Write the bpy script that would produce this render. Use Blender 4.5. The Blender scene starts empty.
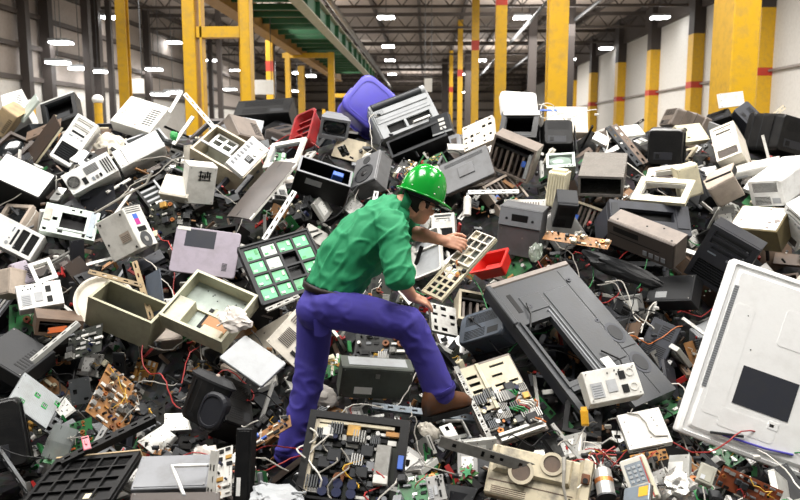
import bpy, bmesh, math, random
from mathutils import Vector, Matrix, Quaternion, noise
C = bpy.context.scene.collection
SC = bpy.context.scene
PI = math.pi
# ------------------------------------------------------------------ camera
H = 2.6
YAW = math.atan(25/780); PIT = math.atan(114/780)
cd = bpy.data.cameras.new('camera'); cam = bpy.data.objects.new('camera', cd); C.objects.link(cam)
cam.location = (0, 0, H); cam.rotation_euler = (PI/2-PIT, 0, YAW)
cd.sensor_width = 36; cd.lens = 780/800*36; cd.clip_end = 300
cd.dof.use_dof = True; cd.dof.focus_distance = 4.9; cd.dof.aperture_fstop = 3.2
SC.camera = cam
# ------------------------------------------------------------------ light and exposure
w = bpy.data.worlds.new('world'); SC.world = w; w.use_nodes = True
w.node_tree.nodes['Background'].inputs[0].default_value = (.93, .97, 1, 1)
w.node_tree.nodes['Background'].inputs[1].default_value = .16
def area(x, y, z, sx, sy, p, rot=(0, 0, 0), col=(1, .97, .93)):
    l = bpy.data.lights.new('bay_and_fill_light', 'AREA'); l.shape = 'RECTANGLE'; l.size = sx; l.size_y = sy; l.energy = p; l.color = col
    o = bpy.data.objects.new('bay_and_fill_light', l); C.objects.link(o); o.location = (x, y, z); o.rotation_euler = rot
for x, y, p in ((-5, 3.2, 420), (0, 2.6, 480), (5, 3.2, 420), (-5, 7.5, 500), (0, 7, 500), (5, 7.5, 500)):
    area(x, y, 8.2, 2.2, 2.2, p)
for x, y in ((-7, 20), (5, 20), (-7, 36), (5, 36), (-7, 56), (5, 56), (-1, 78)):
    area(x, y, 7.5, 5, 7, 1350); area(x, y, 7.0, 4, 6, 420, (PI, 0, 0))  # upward fill added to brighten the ceiling; last pair added for the back wall
vs = SC.view_settings; vs.view_transform = 'Standard'; vs.look = 'None'; vs.gamma = 1; vs.use_curve_mapping = False; vs.exposure = .1
SC.display_settings.display_device = 'sRGB'
# ------------------------------------------------------------------ materials
def lin(h):
    v = [int(h[i:i+2], 16)/255 for i in (0, 2, 4)]
    return [c/12.92 if c <= .04045 else ((c+.055)/1.055)**2.4 for c in v]
PAL = dict(  # colour, roughness, metallic, dirt, dirt colour
 white=('e6e6e3', .42, 0, .2), shellwhite=('f2f2f0', .38, 0, .07), offwhite=('d3d1ca', .5, 0, .22), beigewhite=('cfc8ba', .55, 0, .25), beige=('b9ae96', .5, 0, .25), cream=('d2caae', .5, 0, .2),
 tan=('a58f6c', .6, 0, .25), taupe=('7c726a', .45, 0, .2), taupe_light=('b0a294', .5, 0, .2), taupe_dark=('463f3b', .4, 0, .2), brown=('5e4b3c', .5, 0, .25),
 darkbrown=('3c312a', .5, 0, .2), grey_mid=('5a5b5d', .42, 0, .25), grey=('74767a', .45, 0, .18), grey_light=('989b9d', .42, 0, .14), grey_dark=('26282b', .42, 0, .2), grey_gloss=('77736e', .25, 0, .2),
 grey_brown=('6a5f56', .4, 0, .2), slate=('33353c', .42, 0, .2), slate_black=('27282d', .42, 0, .2), charcoal=('262729', .5, 0, .25), black=('0d0d0e', .42, 0, .25),
 grey_green=('a9b4ac', .45, .2, .2), beige_green=('b4b29a', .5, .1, .25), beige_green2=('9b977e', .5, 0, .2), lilac=('9a919d', .42, 0, .16), olive=('6b5f3e', .6, 0, .25),
 grey_green_dark=('4a4f48', .45, .1, .25), silver=('b2b1ae', .34, .5, .15), metal=('8b8a86', .38, .75, .3), metal_light=('c9c9c4', .36, .4, .18), metal_dark=('56585a', .45, .6, .35), greyblue=('7c868f', .4, .4, .25),
 slateblue=('454d58', .35, 0, .2), slategreen=('3f463f', .45, 0, .3), green=('1a8a3c', .4, 0, .1), red=('c8241c', .35, 0, .08), red_dark=('8f1f22', .35, 0, .2), purple=('4c46ac', .42, 0, .08),
 blue=('3d63b8', .4, 0, .1), orange=('b0521c', .5, 0, .2), yellow=('d6a424', .45, 0, .1), pink=('d77c86', .4, 0, .1), magenta=('b32a86', .4, 0, .1),
 pcb_dark=('23271f', .5, 0, .4), pcb_black=('1b1c1a', .5, 0, .3), pcb_tan=('96693b', .55, 0, .35), pcb_green=('1f6b35', .45, 0, .3), pcb_orange=('b8823f', .55, 0, .25),
 pcb_rust=('8a4524', .55, 0, .3), pcb_white=('c9bfa4', .5, 0, .3), pcb_lit=('4fb878', .4, 0, .3), copper=('b06d3c', .4, .6, .2), gold=('b28a44', .4, .5, .3),
 bag=('cdc6be', .3, 0, .25), foil=('b9b8b4', .25, .8, .3), clear_grey=('9aa09e', .2, 0, .2), clear_green=('8f9a8c', .2, 0, .2), ridged=('a9aeb0', .35, .3, .2),
 cream_dirty=('c3b89d', .55, 0, .5), tv=('3a3c3f', .36, 0, .35), phone=('c0bdb2', .5, 0, .2), cardgrey=('8f8d80', .7, 0, .2), starg=('5c9a54', .5, 0, .5),
 dark=('0b0b0c', .6, 0, .1), glass=('16191b', .08, 0, .05), glassgreen=('7f8d84', .1, 0, .1), label_grey=('a7a9ab', .6, 0, .2), paper=('ecebe6', .7, 0, .06), rubber=('1a1a1b', .8, 0, .1),
 rust=('7a4a2a', .7, .2, .4), navy=('1d2340', .4, 0, .1), cable_black=('121213', .5, 0, .05), cable_grey=('9c988f', .5, 0, .1), cable_red=('9c1f1c', .45, 0, .05), cable_yellow=('c79a2a', .45, 0, .05), cable_white=('d8d4ca', .5, 0, .08), cable_green=('1e7a3c', .45, 0, .05), cable_orange=('b5601f', .45, 0, .05),
 skin=('c89277', .5, 0, .08), hair=('17120f', .6, 0, .1), shirt=('067a4c', .75, 0, .05), trousers=('352d86', .8, 0, .1), belt=('1c120d', .45, 0, .1), boot=('5a3720', .55, 0, .45), hat=('0a8a2a', .16, 0, .03), lens=('c9d2d2', .08, 0, 0), nail=('c79a86', .4, 0, 0),
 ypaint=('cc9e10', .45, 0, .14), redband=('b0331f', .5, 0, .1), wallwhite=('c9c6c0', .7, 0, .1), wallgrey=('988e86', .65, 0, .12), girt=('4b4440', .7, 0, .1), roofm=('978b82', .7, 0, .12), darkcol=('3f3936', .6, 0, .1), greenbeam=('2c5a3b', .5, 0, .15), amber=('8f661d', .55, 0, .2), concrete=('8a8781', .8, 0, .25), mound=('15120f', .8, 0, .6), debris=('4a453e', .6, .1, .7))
_M = {}
def M(k):
    if k in _M: return _M[k]
    hx, rough, met, dirt = PAL[k]; col = lin(hx)
    m = bpy.data.materials.new(k); m.use_nodes = True; nt = m.node_tree; N = nt.nodes; L = nt.links
    b = N['Principled BSDF']; b.inputs['Metallic'].default_value = met
    if sum(col)/3 < .06 and k not in ('glass', 'hat'): b.inputs['Specular IOR Level'].default_value = .28
    tc = N.new('ShaderNodeTexCoord'); oi = N.new('ShaderNodeObjectInfo'); ad = N.new('ShaderNodeVectorMath'); ad.operation = 'ADD'
    mu = N.new('ShaderNodeMath'); mu.operation = 'MULTIPLY'; mu.inputs[1].default_value = 37
    L.new(oi.outputs['Random'], mu.inputs[0]); L.new(tc.outputs['Object'], ad.inputs[0]); L.new(mu.outputs[0], ad.inputs[1])
    n1 = N.new('ShaderNodeTexNoise'); n1.inputs['Scale'].default_value = 9; n1.inputs['Detail'].default_value = 7; n1.inputs['Roughness'].default_value = .65
    L.new(ad.outputs[0], n1.inputs['Vector'])
    r1 = N.new('ShaderNodeValToRGB'); r1.color_ramp.elements[0].position = .46; r1.color_ramp.elements[1].position = .72
    L.new(n1.outputs['Fac'], r1.inputs[0])
    mx = N.new('ShaderNodeMix'); mx.data_type = 'RGBA'
    g = sum(col)/3
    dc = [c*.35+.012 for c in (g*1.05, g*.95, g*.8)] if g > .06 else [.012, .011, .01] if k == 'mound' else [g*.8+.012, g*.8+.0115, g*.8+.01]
    mx.inputs['A'].default_value = (*col, 1); mx.inputs['B'].default_value = (*dc, 1)
    m2 = N.new('ShaderNodeMath'); m2.operation = 'MULTIPLY'; m2.inputs[1].default_value = min(1, dirt*2.2)
    L.new(r1.outputs[0], m2.inputs[0]); L.new(m2.outputs[0], mx.inputs['Factor'])
    L.new(mx.outputs['Result'], b.inputs['Base Color'])
    n2 = N.new('ShaderNodeTexNoise'); n2.inputs['Scale'].default_value = 60; n2.inputs['Detail'].default_value = 4
    L.new(ad.outputs[0], n2.inputs['Vector'])
    mr = N.new('ShaderNodeMapRange'); mr.inputs['To Min'].default_value = max(0, rough-.1); mr.inputs['To Max'].default_value = min(1, rough+.15)
    L.new(n1.outputs['Fac'], mr.inputs['Value']); L.new(mr.outputs[0], b.inputs['Roughness'])
    if k not in ('hat', 'lens', 'glass', 'glassgreen'):
        bp = N.new('ShaderNodeBump'); bp.inputs['Strength'].default_value = .12; bp.inputs['Distance'].default_value = .004
        L.new(n2.outputs['Fac'], bp.inputs['Height']); L.new(bp.outputs[0], b.inputs['Normal'])
    if k in ('clear_grey', 'clear_green', 'lens'):
        b.inputs['Transmission Weight'].default_value = .55 if k != 'lens' else .9
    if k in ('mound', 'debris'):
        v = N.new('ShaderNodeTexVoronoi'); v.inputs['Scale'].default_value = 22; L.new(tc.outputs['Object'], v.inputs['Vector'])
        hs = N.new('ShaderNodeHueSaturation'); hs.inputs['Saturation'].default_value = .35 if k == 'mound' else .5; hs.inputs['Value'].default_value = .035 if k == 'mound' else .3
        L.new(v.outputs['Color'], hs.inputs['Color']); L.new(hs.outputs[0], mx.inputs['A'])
    _M[k] = m; return m
def emis(name, s, col=(1, 1, 1)):
    m = bpy.data.materials.new(name); m.use_nodes = True; b = m.node_tree.nodes['Principled BSDF']
    b.inputs['Base Color'].default_value = (.9, .9, .9, 1); b.inputs['Emission Color'].default_value = (*col, 1); b.inputs['Emission Strength'].default_value = s
    return m
# ------------------------------------------------------------------ mesh helpers
class MB:
    def __init__(s): s.v = []; s.f = []
    def add(s, vs, fs):
        n = len(s.v); s.v += [tuple(p) for p in vs]; s.f += [tuple(i+n for i in f) for f in fs]; return s
    def box(s, x0, x1, y0, y1, z0, z1, c=0):
        if c <= 0:
            return s.add([(x0,y0,z0),(x1,y0,z0),(x1,y1,z0),(x0,y1,z0),(x0,y0,z1),(x1,y0,z1),(x1,y1,z1),(x0,y1,z1)],
                         [(3,2,1,0),(4,5,6,7),(0,1,5,4),(1,2,6,5),(2,3,7,6),(3,0,4,7)])
        c = min(c, (x1-x0)*.49, (y1-y0)*.49, (z1-z0)*.49)
        R = [(x0+c,y0),(x1-c,y0),(x1,y0+c),(x1,y1-c),(x1-c,y1),(x0+c,y1),(x0,y1-c),(x0,y0+c)]
        I = [(x0+c,y0+c),(x1-c,y0+c),(x1-c,y0+c),(x1-c,y1-c),(x1-c,y1-c),(x0+c,y1-c),(x0+c,y1-c),(x0+c,y0+c)]
        return s.loft([[(*p, z0) for p in I], [(*p, z0+c) for p in R], [(*p, z1-c) for p in R], [(*p, z1) for p in I]])
    def loft(s, rings, caps=(1, 1), closed=True):
        n = len(rings[0]); vs = [p for r in rings for p in r]; fs = []
        for k in range(len(rings)-1):
            for i in range(n if closed else n-1):
                j = (i+1) % n; fs.append((k*n+i, k*n+j, (k+1)*n+j, (k+1)*n+i))
        if closed and caps[0]: fs.append(tuple(range(n-1, -1, -1)))
        if closed and caps[1]: fs.append(tuple((len(rings)-1)*n+i for i in range(n)))
        return s.add(vs, fs)
    def prism(s, poly, z0, z1): return s.loft([[(*p, z0) for p in poly], [(*p, z1) for p in poly]])
    def cyl(s, c, r, h, n=14, ax=2, r2=None):
        r2 = r if r2 is None else r2; rings = []
        for z, q in ((0, r), (h, r2)):
            ring = []
            for i in range(n):
                a = 2*PI*i/n; p = (q*math.cos(a), q*math.sin(a), z)
                if ax == 0: p = (p[2], p[0], p[1])
                elif ax == 1: p = (p[1], p[2], p[0])
                ring.append((c[0]+p[0], c[1]+p[1], c[2]+p[2]))
            rings.append(ring)
        return s.loft(rings)
    def ring(s, c, r0, r1, z0, z1, n=24):
        o = lambda r, z: [(c[0]+r*math.cos(2*PI*i/n), c[1]+r*math.sin(2*PI*i/n), z) for i in range(n)]
        return s.loft([o(r0, z0), o(r1, z0), o(r1, z1), o(r0, z1), o(r0, z0)], (0, 0))
    def holes(s, x0, x1, y0, y1, z0, z1, hs):
        xs = sorted({x0, x1} | {min(max(v, x0), x1) for h in hs for v in (h[0], h[1])}); ys = sorted({y0, y1} | {min(max(v, y0), y1) for h in hs for v in (h[2], h[3])})
        nx, ny = len(xs)-1, len(ys)-1
        solid = [[not any(h[0] < (xs[i]+xs[i+1])/2 < h[1] and h[2] < (ys[j]+ys[j+1])/2 < h[3] for h in hs) for j in range(ny)] for i in range(nx)]
        id_ = {}; vs = []; fs = []
        def vid(i, j, k):
            if (i, j, k) not in id_: id_[(i, j, k)] = len(vs); vs.append((xs[i], ys[j], (z0, z1)[k]))
            return id_[(i, j, k)]
        for i in range(nx):
            for j in range(ny):
                if not solid[i][j]: continue
                fs.append((vid(i,j,1), vid(i+1,j,1), vid(i+1,j+1,1), vid(i,j+1,1))); fs.append((vid(i,j+1,0), vid(i+1,j+1,0), vid(i+1,j,0), vid(i,j,0)))
                for di, dj, a, b in ((-1,0,(0,1),(0,0)), (1,0,(1,0),(1,1)), (0,-1,(0,0),(1,0)), (0,1,(1,1),(0,1))):
                    p, q = i+di, j+dj
                    if not (0 <= p < nx and 0 <= q < ny and solid[p][q]):
                        fs.append((vid(i+a[0],j+a[1],0), vid(i+b[0],j+b[1],0), vid(i+b[0],j+b[1],1), vid(i+a[0],j+a[1],1)))
        return s.add(vs, fs)
    def tube(s, pts, r, n=7, r2=None):
        pts = [Vector(p) for p in pts]; rings = []; up = Vector((.3, .2, 1))
        for i, p in enumerate(pts):
            t = (pts[min(i+1, len(pts)-1)]-pts[max(i-1, 0)]).normalized(); a = t.cross(up)
            if a.length < 1e-3: a = t.cross(Vector((1, 0, 0)))
            a.normalize(); b = t.cross(a); q = r if r2 is None else r+(r2-r)*i/(len(pts)-1)
            rings.append([p+a*(q*math.cos(2*PI*k/n))+b*(q*math.sin(2*PI*k/n)) for k in range(n)]); up = -b
        return s.loft(rings)
    def ball(s, c, rx, ry, rz, n=14, m=9):
        rings = []
        for j in range(m+1):
            t = -PI/2+PI*j/m; q = max(math.cos(t), .02)
            rings.append([(c[0]+rx*q*math.cos(2*PI*i/n), c[1]+ry*q*math.sin(2*PI*i/n), c[2]+rz*math.sin(t)) for i in range(n)])
        return s.loft(rings)
    def mesh(s, name, smooth=False):
        me = bpy.data.meshes.new(name); me.from_pydata(s.v, [], s.f); bm = bmesh.new(); bm.from_mesh(me)
        bmesh.ops.recalc_face_normals(bm, faces=bm.faces); bm.to_mesh(me); bm.free()
        if smooth:
            for p in me.polygons: p.use_smooth = True
        return me
def rr(w, h, r, n=4, cx=0, cy=0):
    r = min(r, w*.49, h*.49); out = []
    for sx, sy, a0 in ((1, -1, -PI/2), (1, 1, 0), (-1, 1, PI/2), (-1, -1, PI)):
        for i in range(n+1):
            a = a0+PI/2*i/n; out.append((cx+sx*(w/2-r)+r*math.cos(a), cy+sy*(h/2-r)+r*math.sin(a)))
    return out
def part(name, mb, mat, parent=None, label=None, smooth=False, auto=False):
    me = mb.mesh(name, smooth) if isinstance(mb, MB) else mb
    me.materials.append(M(mat) if isinstance(mat, str) else mat)
    o = bpy.data.objects.new(name, me); C.objects.link(o)
    if parent: o.parent = parent
    if label: o['label'] = label
    return o
def thing(name, label, cat, loc=(0, 0, 0), q=None, group=None):
    o = bpy.data.objects.new(name, None); C.objects.link(o); o.location = loc; o.empty_display_size = .05
    if q is not None: o.rotation_mode = 'QUATERNION'; o.rotation_quaternion = q
    tag(o, label, cat, group); return o
def tag(o, label, cat, group=None):
    o['label'] = label; o['category'] = cat; o['kind'] = 'thing'
    if group: o['group'] = group
def struct(name, mb, mat, smooth=False):
    o = part(name, mb, mat, smooth=smooth); o['kind'] = 'structure'; return o
# ------------------------------------------------------------------ builders: front face is +Z, x right, y up, box centred on the thing
DARKS = ('black', 'charcoal', 'slate', 'slate_black', 'grey_dark', 'dark', 'taupe_dark', 'slateblue', 'slategreen')
def sub(c): return 'grey_dark' if c in DARKS else 'offwhite' if c in ('white', 'cream', 'beigewhite') else 'grey_light' if c in ('offwhite', 'silver', 'grey_light') else 'taupe_dark'
def screws(t, W, H, z, r=.004):
    if min(W, H) < .1: return
    m = MB()
    for sx in (-1, 1):
        for sy in (-1, 1): m.cyl((sx*(W/2-.018), sy*(H/2-.018), z-.001), r, .003, 8)
    part('screws', m, 'metal', t)
def slits(x0, x1, y0, y1, z, n, vert=False, g=.45, d=.002):
    m = MB()
    for i in range(n):
        if vert:
            s = (x1-x0)/n; m.box(x0+s*i, x0+s*(i+g), y0, y1, z-d, z+.0012)
        else:
            s = (y1-y0)/n; m.box(x0, x1, y0+s*i, y0+s*(i+g), z-d, z+.0012)
    return m
def fan(t, cx, cy, z, r, R):
    f = part('fan_grille', MB().ring((cx, cy), r*.86, r, z-.004, z+.003), 'metal', t)
    m = MB().cyl((cx, cy, z-.002), r*.86, .0025, 20); part('fan_opening', m, 'dark', f)
    m = MB()
    for k in range(3): m.ring((cx, cy), r*(.2+.2*k), r*(.2+.2*k)+.004, z, z+.003, 18)
    for k in range(4):
        a = PI/4+k*PI/2; m.tube([(cx, cy, z+.002), (cx+r*.9*math.cos(a), cy+r*.9*math.sin(a), z+.002)], .0022, 5)
    part('fan_guard', m, 'metal', f)
def sideport(t, W, H, D, R):
    x = W/2
    part('side_sticker', MB().box(x, x+.0015, H*.05, H*.2, -D*.1, D*.15), 'magenta', t, 'magenta sticker'); part('side_sticker', MB().box(x, x+.0015, H*.2, H*.32, -D*.1, D*.15), 'blue', t, 'blue sticker')
    m = MB()
    for k in range(4): m.box(x, x+.002, H*.36+k*.016, H*.36+k*.016+.007, -D*.4, D*.4)
    part('side_vent', m, 'metal_dark', t)
    part('side_socket', MB().box(x, x+.004, -H*.12, H*.0, -D*.25, D*.2), 'dark', t)
    part('side_fan', MB().cyl((x-.001, -H*.32, 0), min(D, H)*.3, .004, 18, 0), 'metal_dark', t); part('fan_hub', MB().cyl((x, -H*.32, 0), min(D, H)*.1, .006, 12, 0), 'silver', t)
def b_case(t, W, H, D, o, R):
    c = o['c']; st = o['st']; z = D/2; s2 = sub(c)
    if o.get('r'):
        r = o['r']; P = lambda k, zz: [(x, y, zz) for x, y in rr(W*k, H*k, min(W, H)*r)]
        part('case_body', MB().loft([P(.94, -z), P(1, -z+.02), P(1, z-.025), P(.975, z-.008), P(.93, z)]), c, t)
    else:
        fr = .018 if st in ('front', 'vents', 'deck', 'display', 'speaker') else .004
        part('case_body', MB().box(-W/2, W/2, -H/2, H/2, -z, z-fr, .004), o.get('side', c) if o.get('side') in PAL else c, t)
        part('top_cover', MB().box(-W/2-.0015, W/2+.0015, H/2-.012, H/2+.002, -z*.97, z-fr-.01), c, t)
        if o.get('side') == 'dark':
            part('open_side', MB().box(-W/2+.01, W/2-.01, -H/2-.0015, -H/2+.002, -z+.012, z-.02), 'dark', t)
    if st == 'front':
        nb = o.get('bays', 2); big = o.get('baysbig'); bh = H*(.16 if big else .1); hs = []
        y = H/2-H*.06
        for k in range(nb): hs.append((-W*.38, W*.38, y-bh, y)); y -= bh+H*.035
        hs.append((-W*.3, W*.3, y-H*.05, y)); y -= H*.09
        vy = -H/2+H*.06; vh = H*(.32 if o.get('vent') == 'dark' else .22)
        if not big: hs.append((-W*.4, W*.4, vy, vy+vh))
        part('front_panel', MB().holes(-W/2, W/2, -H/2, H/2, z-.018, z, hs), c, t)
        for h in hs[:nb]:
            b = part('drive_bay', MB().box(h[0]+.002, h[1]-.002, h[2]+.002, h[3]-.002, z-.02, z-.008), 'dark' if big else s2, t); part('bay_slot', MB().box(h[0]+.01, h[1]-.01, (h[2]+h[3])/2-.003, (h[2]+h[3])/2+.002, z-.009, z-.0065), 'black', b)
            part('eject_button', MB().box(h[1]-.026, h[1]-.012, h[2]+.005, h[2]+.011, z-.009, z-.005), 'grey', b)
        h = hs[nb]; part('floppy_slot', MB().box(h[0], h[1], h[2], h[3], z-.02, z-.01), 'grey_dark', t)
        if not big:
            v = part('air_vent', MB().box(-W*.4, W*.4, vy, vy+vh, z-.02, z-.014), 'dark' if o.get('vent') == 'dark' else 'grey', t)
            part('vent_slats', slits(-W*.4, W*.4, vy, vy+vh, z-.006, 7, g=.3, d=.01), 'grey_dark' if o.get('vent') == 'dark' else 'taupe', v)
        part('power_button', MB().cyl((W*.28, y-H*.02, z-.002), min(W, H)*.06, .005, 14), 'grey_light', t); part('badge', MB().box(-W*.32, -W*.14, y-H*.04, y-H*.015, z-.001, z+.001), 'greyblue', t)
        part('reset_button', MB().cyl((W*.1, y-H*.02, z-.002), min(W, H)*.03, .004, 10), 'grey', t)
    elif st == 'rear':
        screws(t, W, H, z); fan(t, -W*.36, -H*.02, z, min(W*.13, H*.36), R)
        part('power_socket', MB().box(-W*.2, -W*.11, -H*.36, -H*.05, z-.003, z+.003), 'black', t)
        for k in range(4): part('slot_opening', MB().box(W*.28+k*W*.05, W*.305+k*W*.05, -H*.36, H*.3, z-.002, z+.0015), 'dark', t)
        for k in range(3): part('port', MB().box(-W*.02+k*W*.08, W*.03+k*W*.08, -H*.36, -H*.2, z-.002, z+.004), ('greyblue', 'metal', 'dark')[k], t)
        part('vent_slots', slits(-W*.08, W*.2, 0, H*.36, z, 6), 'metal_dark', t)
    elif st in ('plain',):
        part('cover_panel', MB().box(-W/2+.012, W/2-.012, -H/2+.012, H/2-.012, z-.004, z-.0005, .001), c, t); screws(t, W, H, z)
        k = R.random()
        if o.get('vent') or k < .35: part('vent_slots', slits(W*.18, W*.42, -H*.3, H*.3, z, 8), 'dark', t)
        if k > .45 and 'sp' not in o: part('sticker', MB().box(-W*.3, -W*.05, -H*.35, -H*.12, z-.001, z+.0008), R.choice(('paper', 'label_grey')), t)
        if o.get('sp'):
            part('end_panel', MB().prism(rr(W*.16, H*.8, H*.3, 4, -W*.42, 0), z-.002, z+.003), c, t); part('panel_groove', MB().box(-W*.33, -W*.318, -H*.42, H*.42, z-.001, z+.001), 'grey_dark', t)
        if o.get('latch'):
            part('latch', MB().box(-W*.03, W*.03, H*.2, H*.34, z-.002, z+.008, .002), 'metal', t); part('top_plate', MB().box(-W*.4, W*.42, H/2, H/2+.004, -z*.8, z*.5), 'grey_light', t)
        if o.get('dirty'):
            m = MB()
            for i in range(5):
                x, y = R.uniform(-.4, .4)*W, R.uniform(-.4, .4)*H; r = R.uniform(.008, .025); m.prism([(x+r*R.uniform(.4, 1.4)*math.cos(2*PI*k/9), y+r*R.uniform(.3, 1.2)*math.sin(2*PI*k/9)) for k in range(9)], z-.002, z+.0006)
            part('grime_marks', m, 'taupe', t)
    elif st == 'vents':
        part('front_panel', MB().box(-W/2, W/2, -H/2, H/2, z-.018, z, .005), c, t) if not o.get('r') else None
        part('vent_slots', slits(-W*.35, W*.35, H*.05, H*.4, z, 9), 'dark', t); part('vent_slots', slits(-W*.35, W*.1, -H*.4, -H*.1, z, 6), 'dark', t)
        part('label_plate', MB().box(W*.15, W*.38, -H*.38, -H*.18, z-.001, z+.001), 'charcoal' if c in DARKS else 'label_grey', t)
    elif st == 'stickers':
        screws(t, W, H, z); sideport(t, W, H, D, R)
        part('label_plate', MB().box(W*.05, W*.38, -H*.22, H*.0, z-.001, z+.001), 'taupe_light', t)
        m = MB(); [m.box(W*.08, W*.35, -H*.2+i*.012, -H*.2+i*.012+.004, z, z+.0016) for i in range(4)]; part('label_print', m, 'taupe_dark', t)
        m = MB(); [m.cyl((x*W, y*H, z-.001), .009, .002, 10) for x, y in ((-.36, .4), (.36, .4), (-.38, -.1), (.4, -.42))]; part('screw_holes', m, 'dark', t)
    elif st == 'label':
        q = min(W, H)*.26; l = part('black_label', MB().box(-q*.1, q*1.3, -q*1.2, q*.2, z-.001, z+.0012), 'dark', t)
        m = MB(); [m.box(q*.1+i*q*.3, q*.22+i*q*.3, -q*1.0, q*.05, z, z+.002) for i in range(3)]; part('label_print', m, 'label_grey', l)
        for y in (.3, .05): part('knob', MB().cyl((W*.2, H*y+.03, z-.001), .018, .01, 14), 'offwhite', t)
        part('slot_lines', slits(-W*.4, -W*.2, -H*.4, H*.4, z, 7), 'grey', t); screws(t, W, H, z)
    elif st == 'icons':
        for k in range(3): part('icon_key', MB().box(-W*.05+.0*k, W*.25, -H*.3+k*H*.22, -H*.3+k*H*.22+H*.13, z-.005, z+.001), 'offwhite', t)
        part('lower_trim', MB().box(-W*.5, W*.5, -H*.5, -H*.42, z-.004, z+.006), 'grey_light', t)
    elif st in ('psu', 'psu2'):
        screws(t, W, H, z)
        for k in range(2): part('cutout', MB().box(W*.14, W*.26, -H*.34+k*H*.42, -H*.1+k*H*.42, z-.002, z+.0012), 'dark', t)
        l = part('label_plate', MB().box(-W*.42, -W*.2, -H*.35, H*.1, z-.001, z+.001), 'label_grey', t); m = MB(); [m.box(-W*.4, -W*.23, -H*.3+i*H*.07, -H*.27+i*H*.07, z, z+.0016) for i in range(5)]; part('label_print', m, 'grey', l)
        part('label_plate', MB().box(-W*.12, W*.06, -H*.25, H*.12, z-.001, z+.001), 'label_grey', t)
        if st == 'psu2':
            for k in range(2): part('embossed_ring', MB().ring((W*.36, -H*.2+k*H*.45), H*.09, H*.13, z-.001, z+.002), 'offwhite', t)
        m = MB(); [m.cyl((R.uniform(-.4, .45)*W, R.uniform(.2, .45)*H, z-.001), .005, .002, 8) for i in range(6)]; part('screw_holes', m, 'dark', t)
    elif st == 'grille':
        part('vent_slots', slits(-W*.3, W*.05, -H*.3, H*.05, z, 10), 'taupe_dark', t); part('vent_slots', slits(-W*.38, W*.38, H*.15, H*.4, z, 12, True), 'taupe', t); screws(t, W, H, z)
        for k in range(3): part('port', MB().box(W*.18, W*.36, -H*.35+k*H*.14, -H*.27+k*H*.14, z-.002, z+.003), ('dark', 'greyblue', 'metal')[k], t)
    elif st == 'speaker':
        r = W*.34; part('front_panel', MB().box(-W/2, W/2, -H/2, H/2, z-.018, z, .006), c, t)
        k = part('speaker_cone', MB().cyl((0, -H*.15, z-.001), r, .003, 22, 2, r*.9), 'charcoal', t); part('cone_ring', MB().ring((0, -H*.15), r*.9, r*1.05, z-.001, z+.006), 'grey_dark', k); part('dust_cap', MB().ball((0, -H*.15, z+.002), r*.35, r*.35, .008), 'black', k)
        part('tweeter', MB().cyl((0, H*.3, z-.001), W*.15, .004, 16), 'charcoal', t)
    elif st == 'display':
        part('front_panel', MB().box(-W/2, W/2, -H/2, H*.12, z-.018, z, .004), c, t)
        k = part('control_panel', MB().loft([[(-W/2, H*.14, z-.03), (W/2, H*.14, z-.03), (W/2, H/2, z-.05), (-W/2, H/2, z-.05)], [(-W/2, H*.14, z+.01), (W/2, H*.14, z+.01), (W/2, H/2, z-.02), (-W/2, H/2, z-.02)]]), 'grey', t)
        part('display_window', MB().box(-W*.2, W*.18, H*.24, H*.38, z-.02, z+.002), 'dark', k)
        for x in (-.32, .3): part('button', MB().cyl((x*W, H*.28, z-.02), .01, .022, 10), 'grey_dark', k)
        m = MB(); [m.cyl((x*W, y*H, z-.001), .007, .002, 10) for x, y in ((-.42, .05), (.4, -.42), (.1, -.1))]; part('screw_holes', m, 'metal', t)
    elif st == 'deck':
        part('front_panel', MB().box(-W/2, W/2, -H/2, H/2, z-.018, z, .003), 'taupe_dark' if c == 'taupe' else c, t); part('panel_groove', MB().box(-W*.46, W*.3, -H*.02, H*.02, z-.002, z+.001), 'black', t)
        part('loading_slot', MB().box(-W*.4, -W*.02, H*.14, H*.36, z-.002, z+.002), 'dark', t)
        for k in range(4): part('button', MB().box(W*(.06+.09*k), W*(.12+.09*k), -H*.36, -H*.18, z-.001, z+.004), 'grey', t)
        m = MB(); [m.cyl((x*W, H/2+.001, y*z), .008, .002, 8, 1) for x, y in ((-.4, .4), (0, -.1), (.42, .5), (.2, -.6))]; part('screw_holes', m, 'dark', t)
    elif st == 'ribs':
        m = MB(); n = 7
        for i in range(n): m.box(-W/2+W/n*(i+.15), -W/2+W/n*(i+.75), -H*.47, H*.47, z-.006, z+.008, .002)
        part('ribs', m, c, t)
        part('top_fins', MB().box(-W*.4, W*.4, H/2-.005, H/2+.02, -z*.6, z*.6), c, t)
    elif st == 'marks':
        screws(t, W, H, z); m = MB()
        for i in range(5): m.box(-W*.1+i*W*.08, -W*.05+i*W*.08, H*.12+R.uniform(0, .1)*H, H*.28+R.uniform(0, .12)*H, z-.002, z+.0008)
        for i in range(3): m.box(-W*.15, W*.3, H*(.14+.1*i), H*(.155+.1*i), z-.002, z+.0009)
        part('ink_marks', m, 'black', t)
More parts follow.
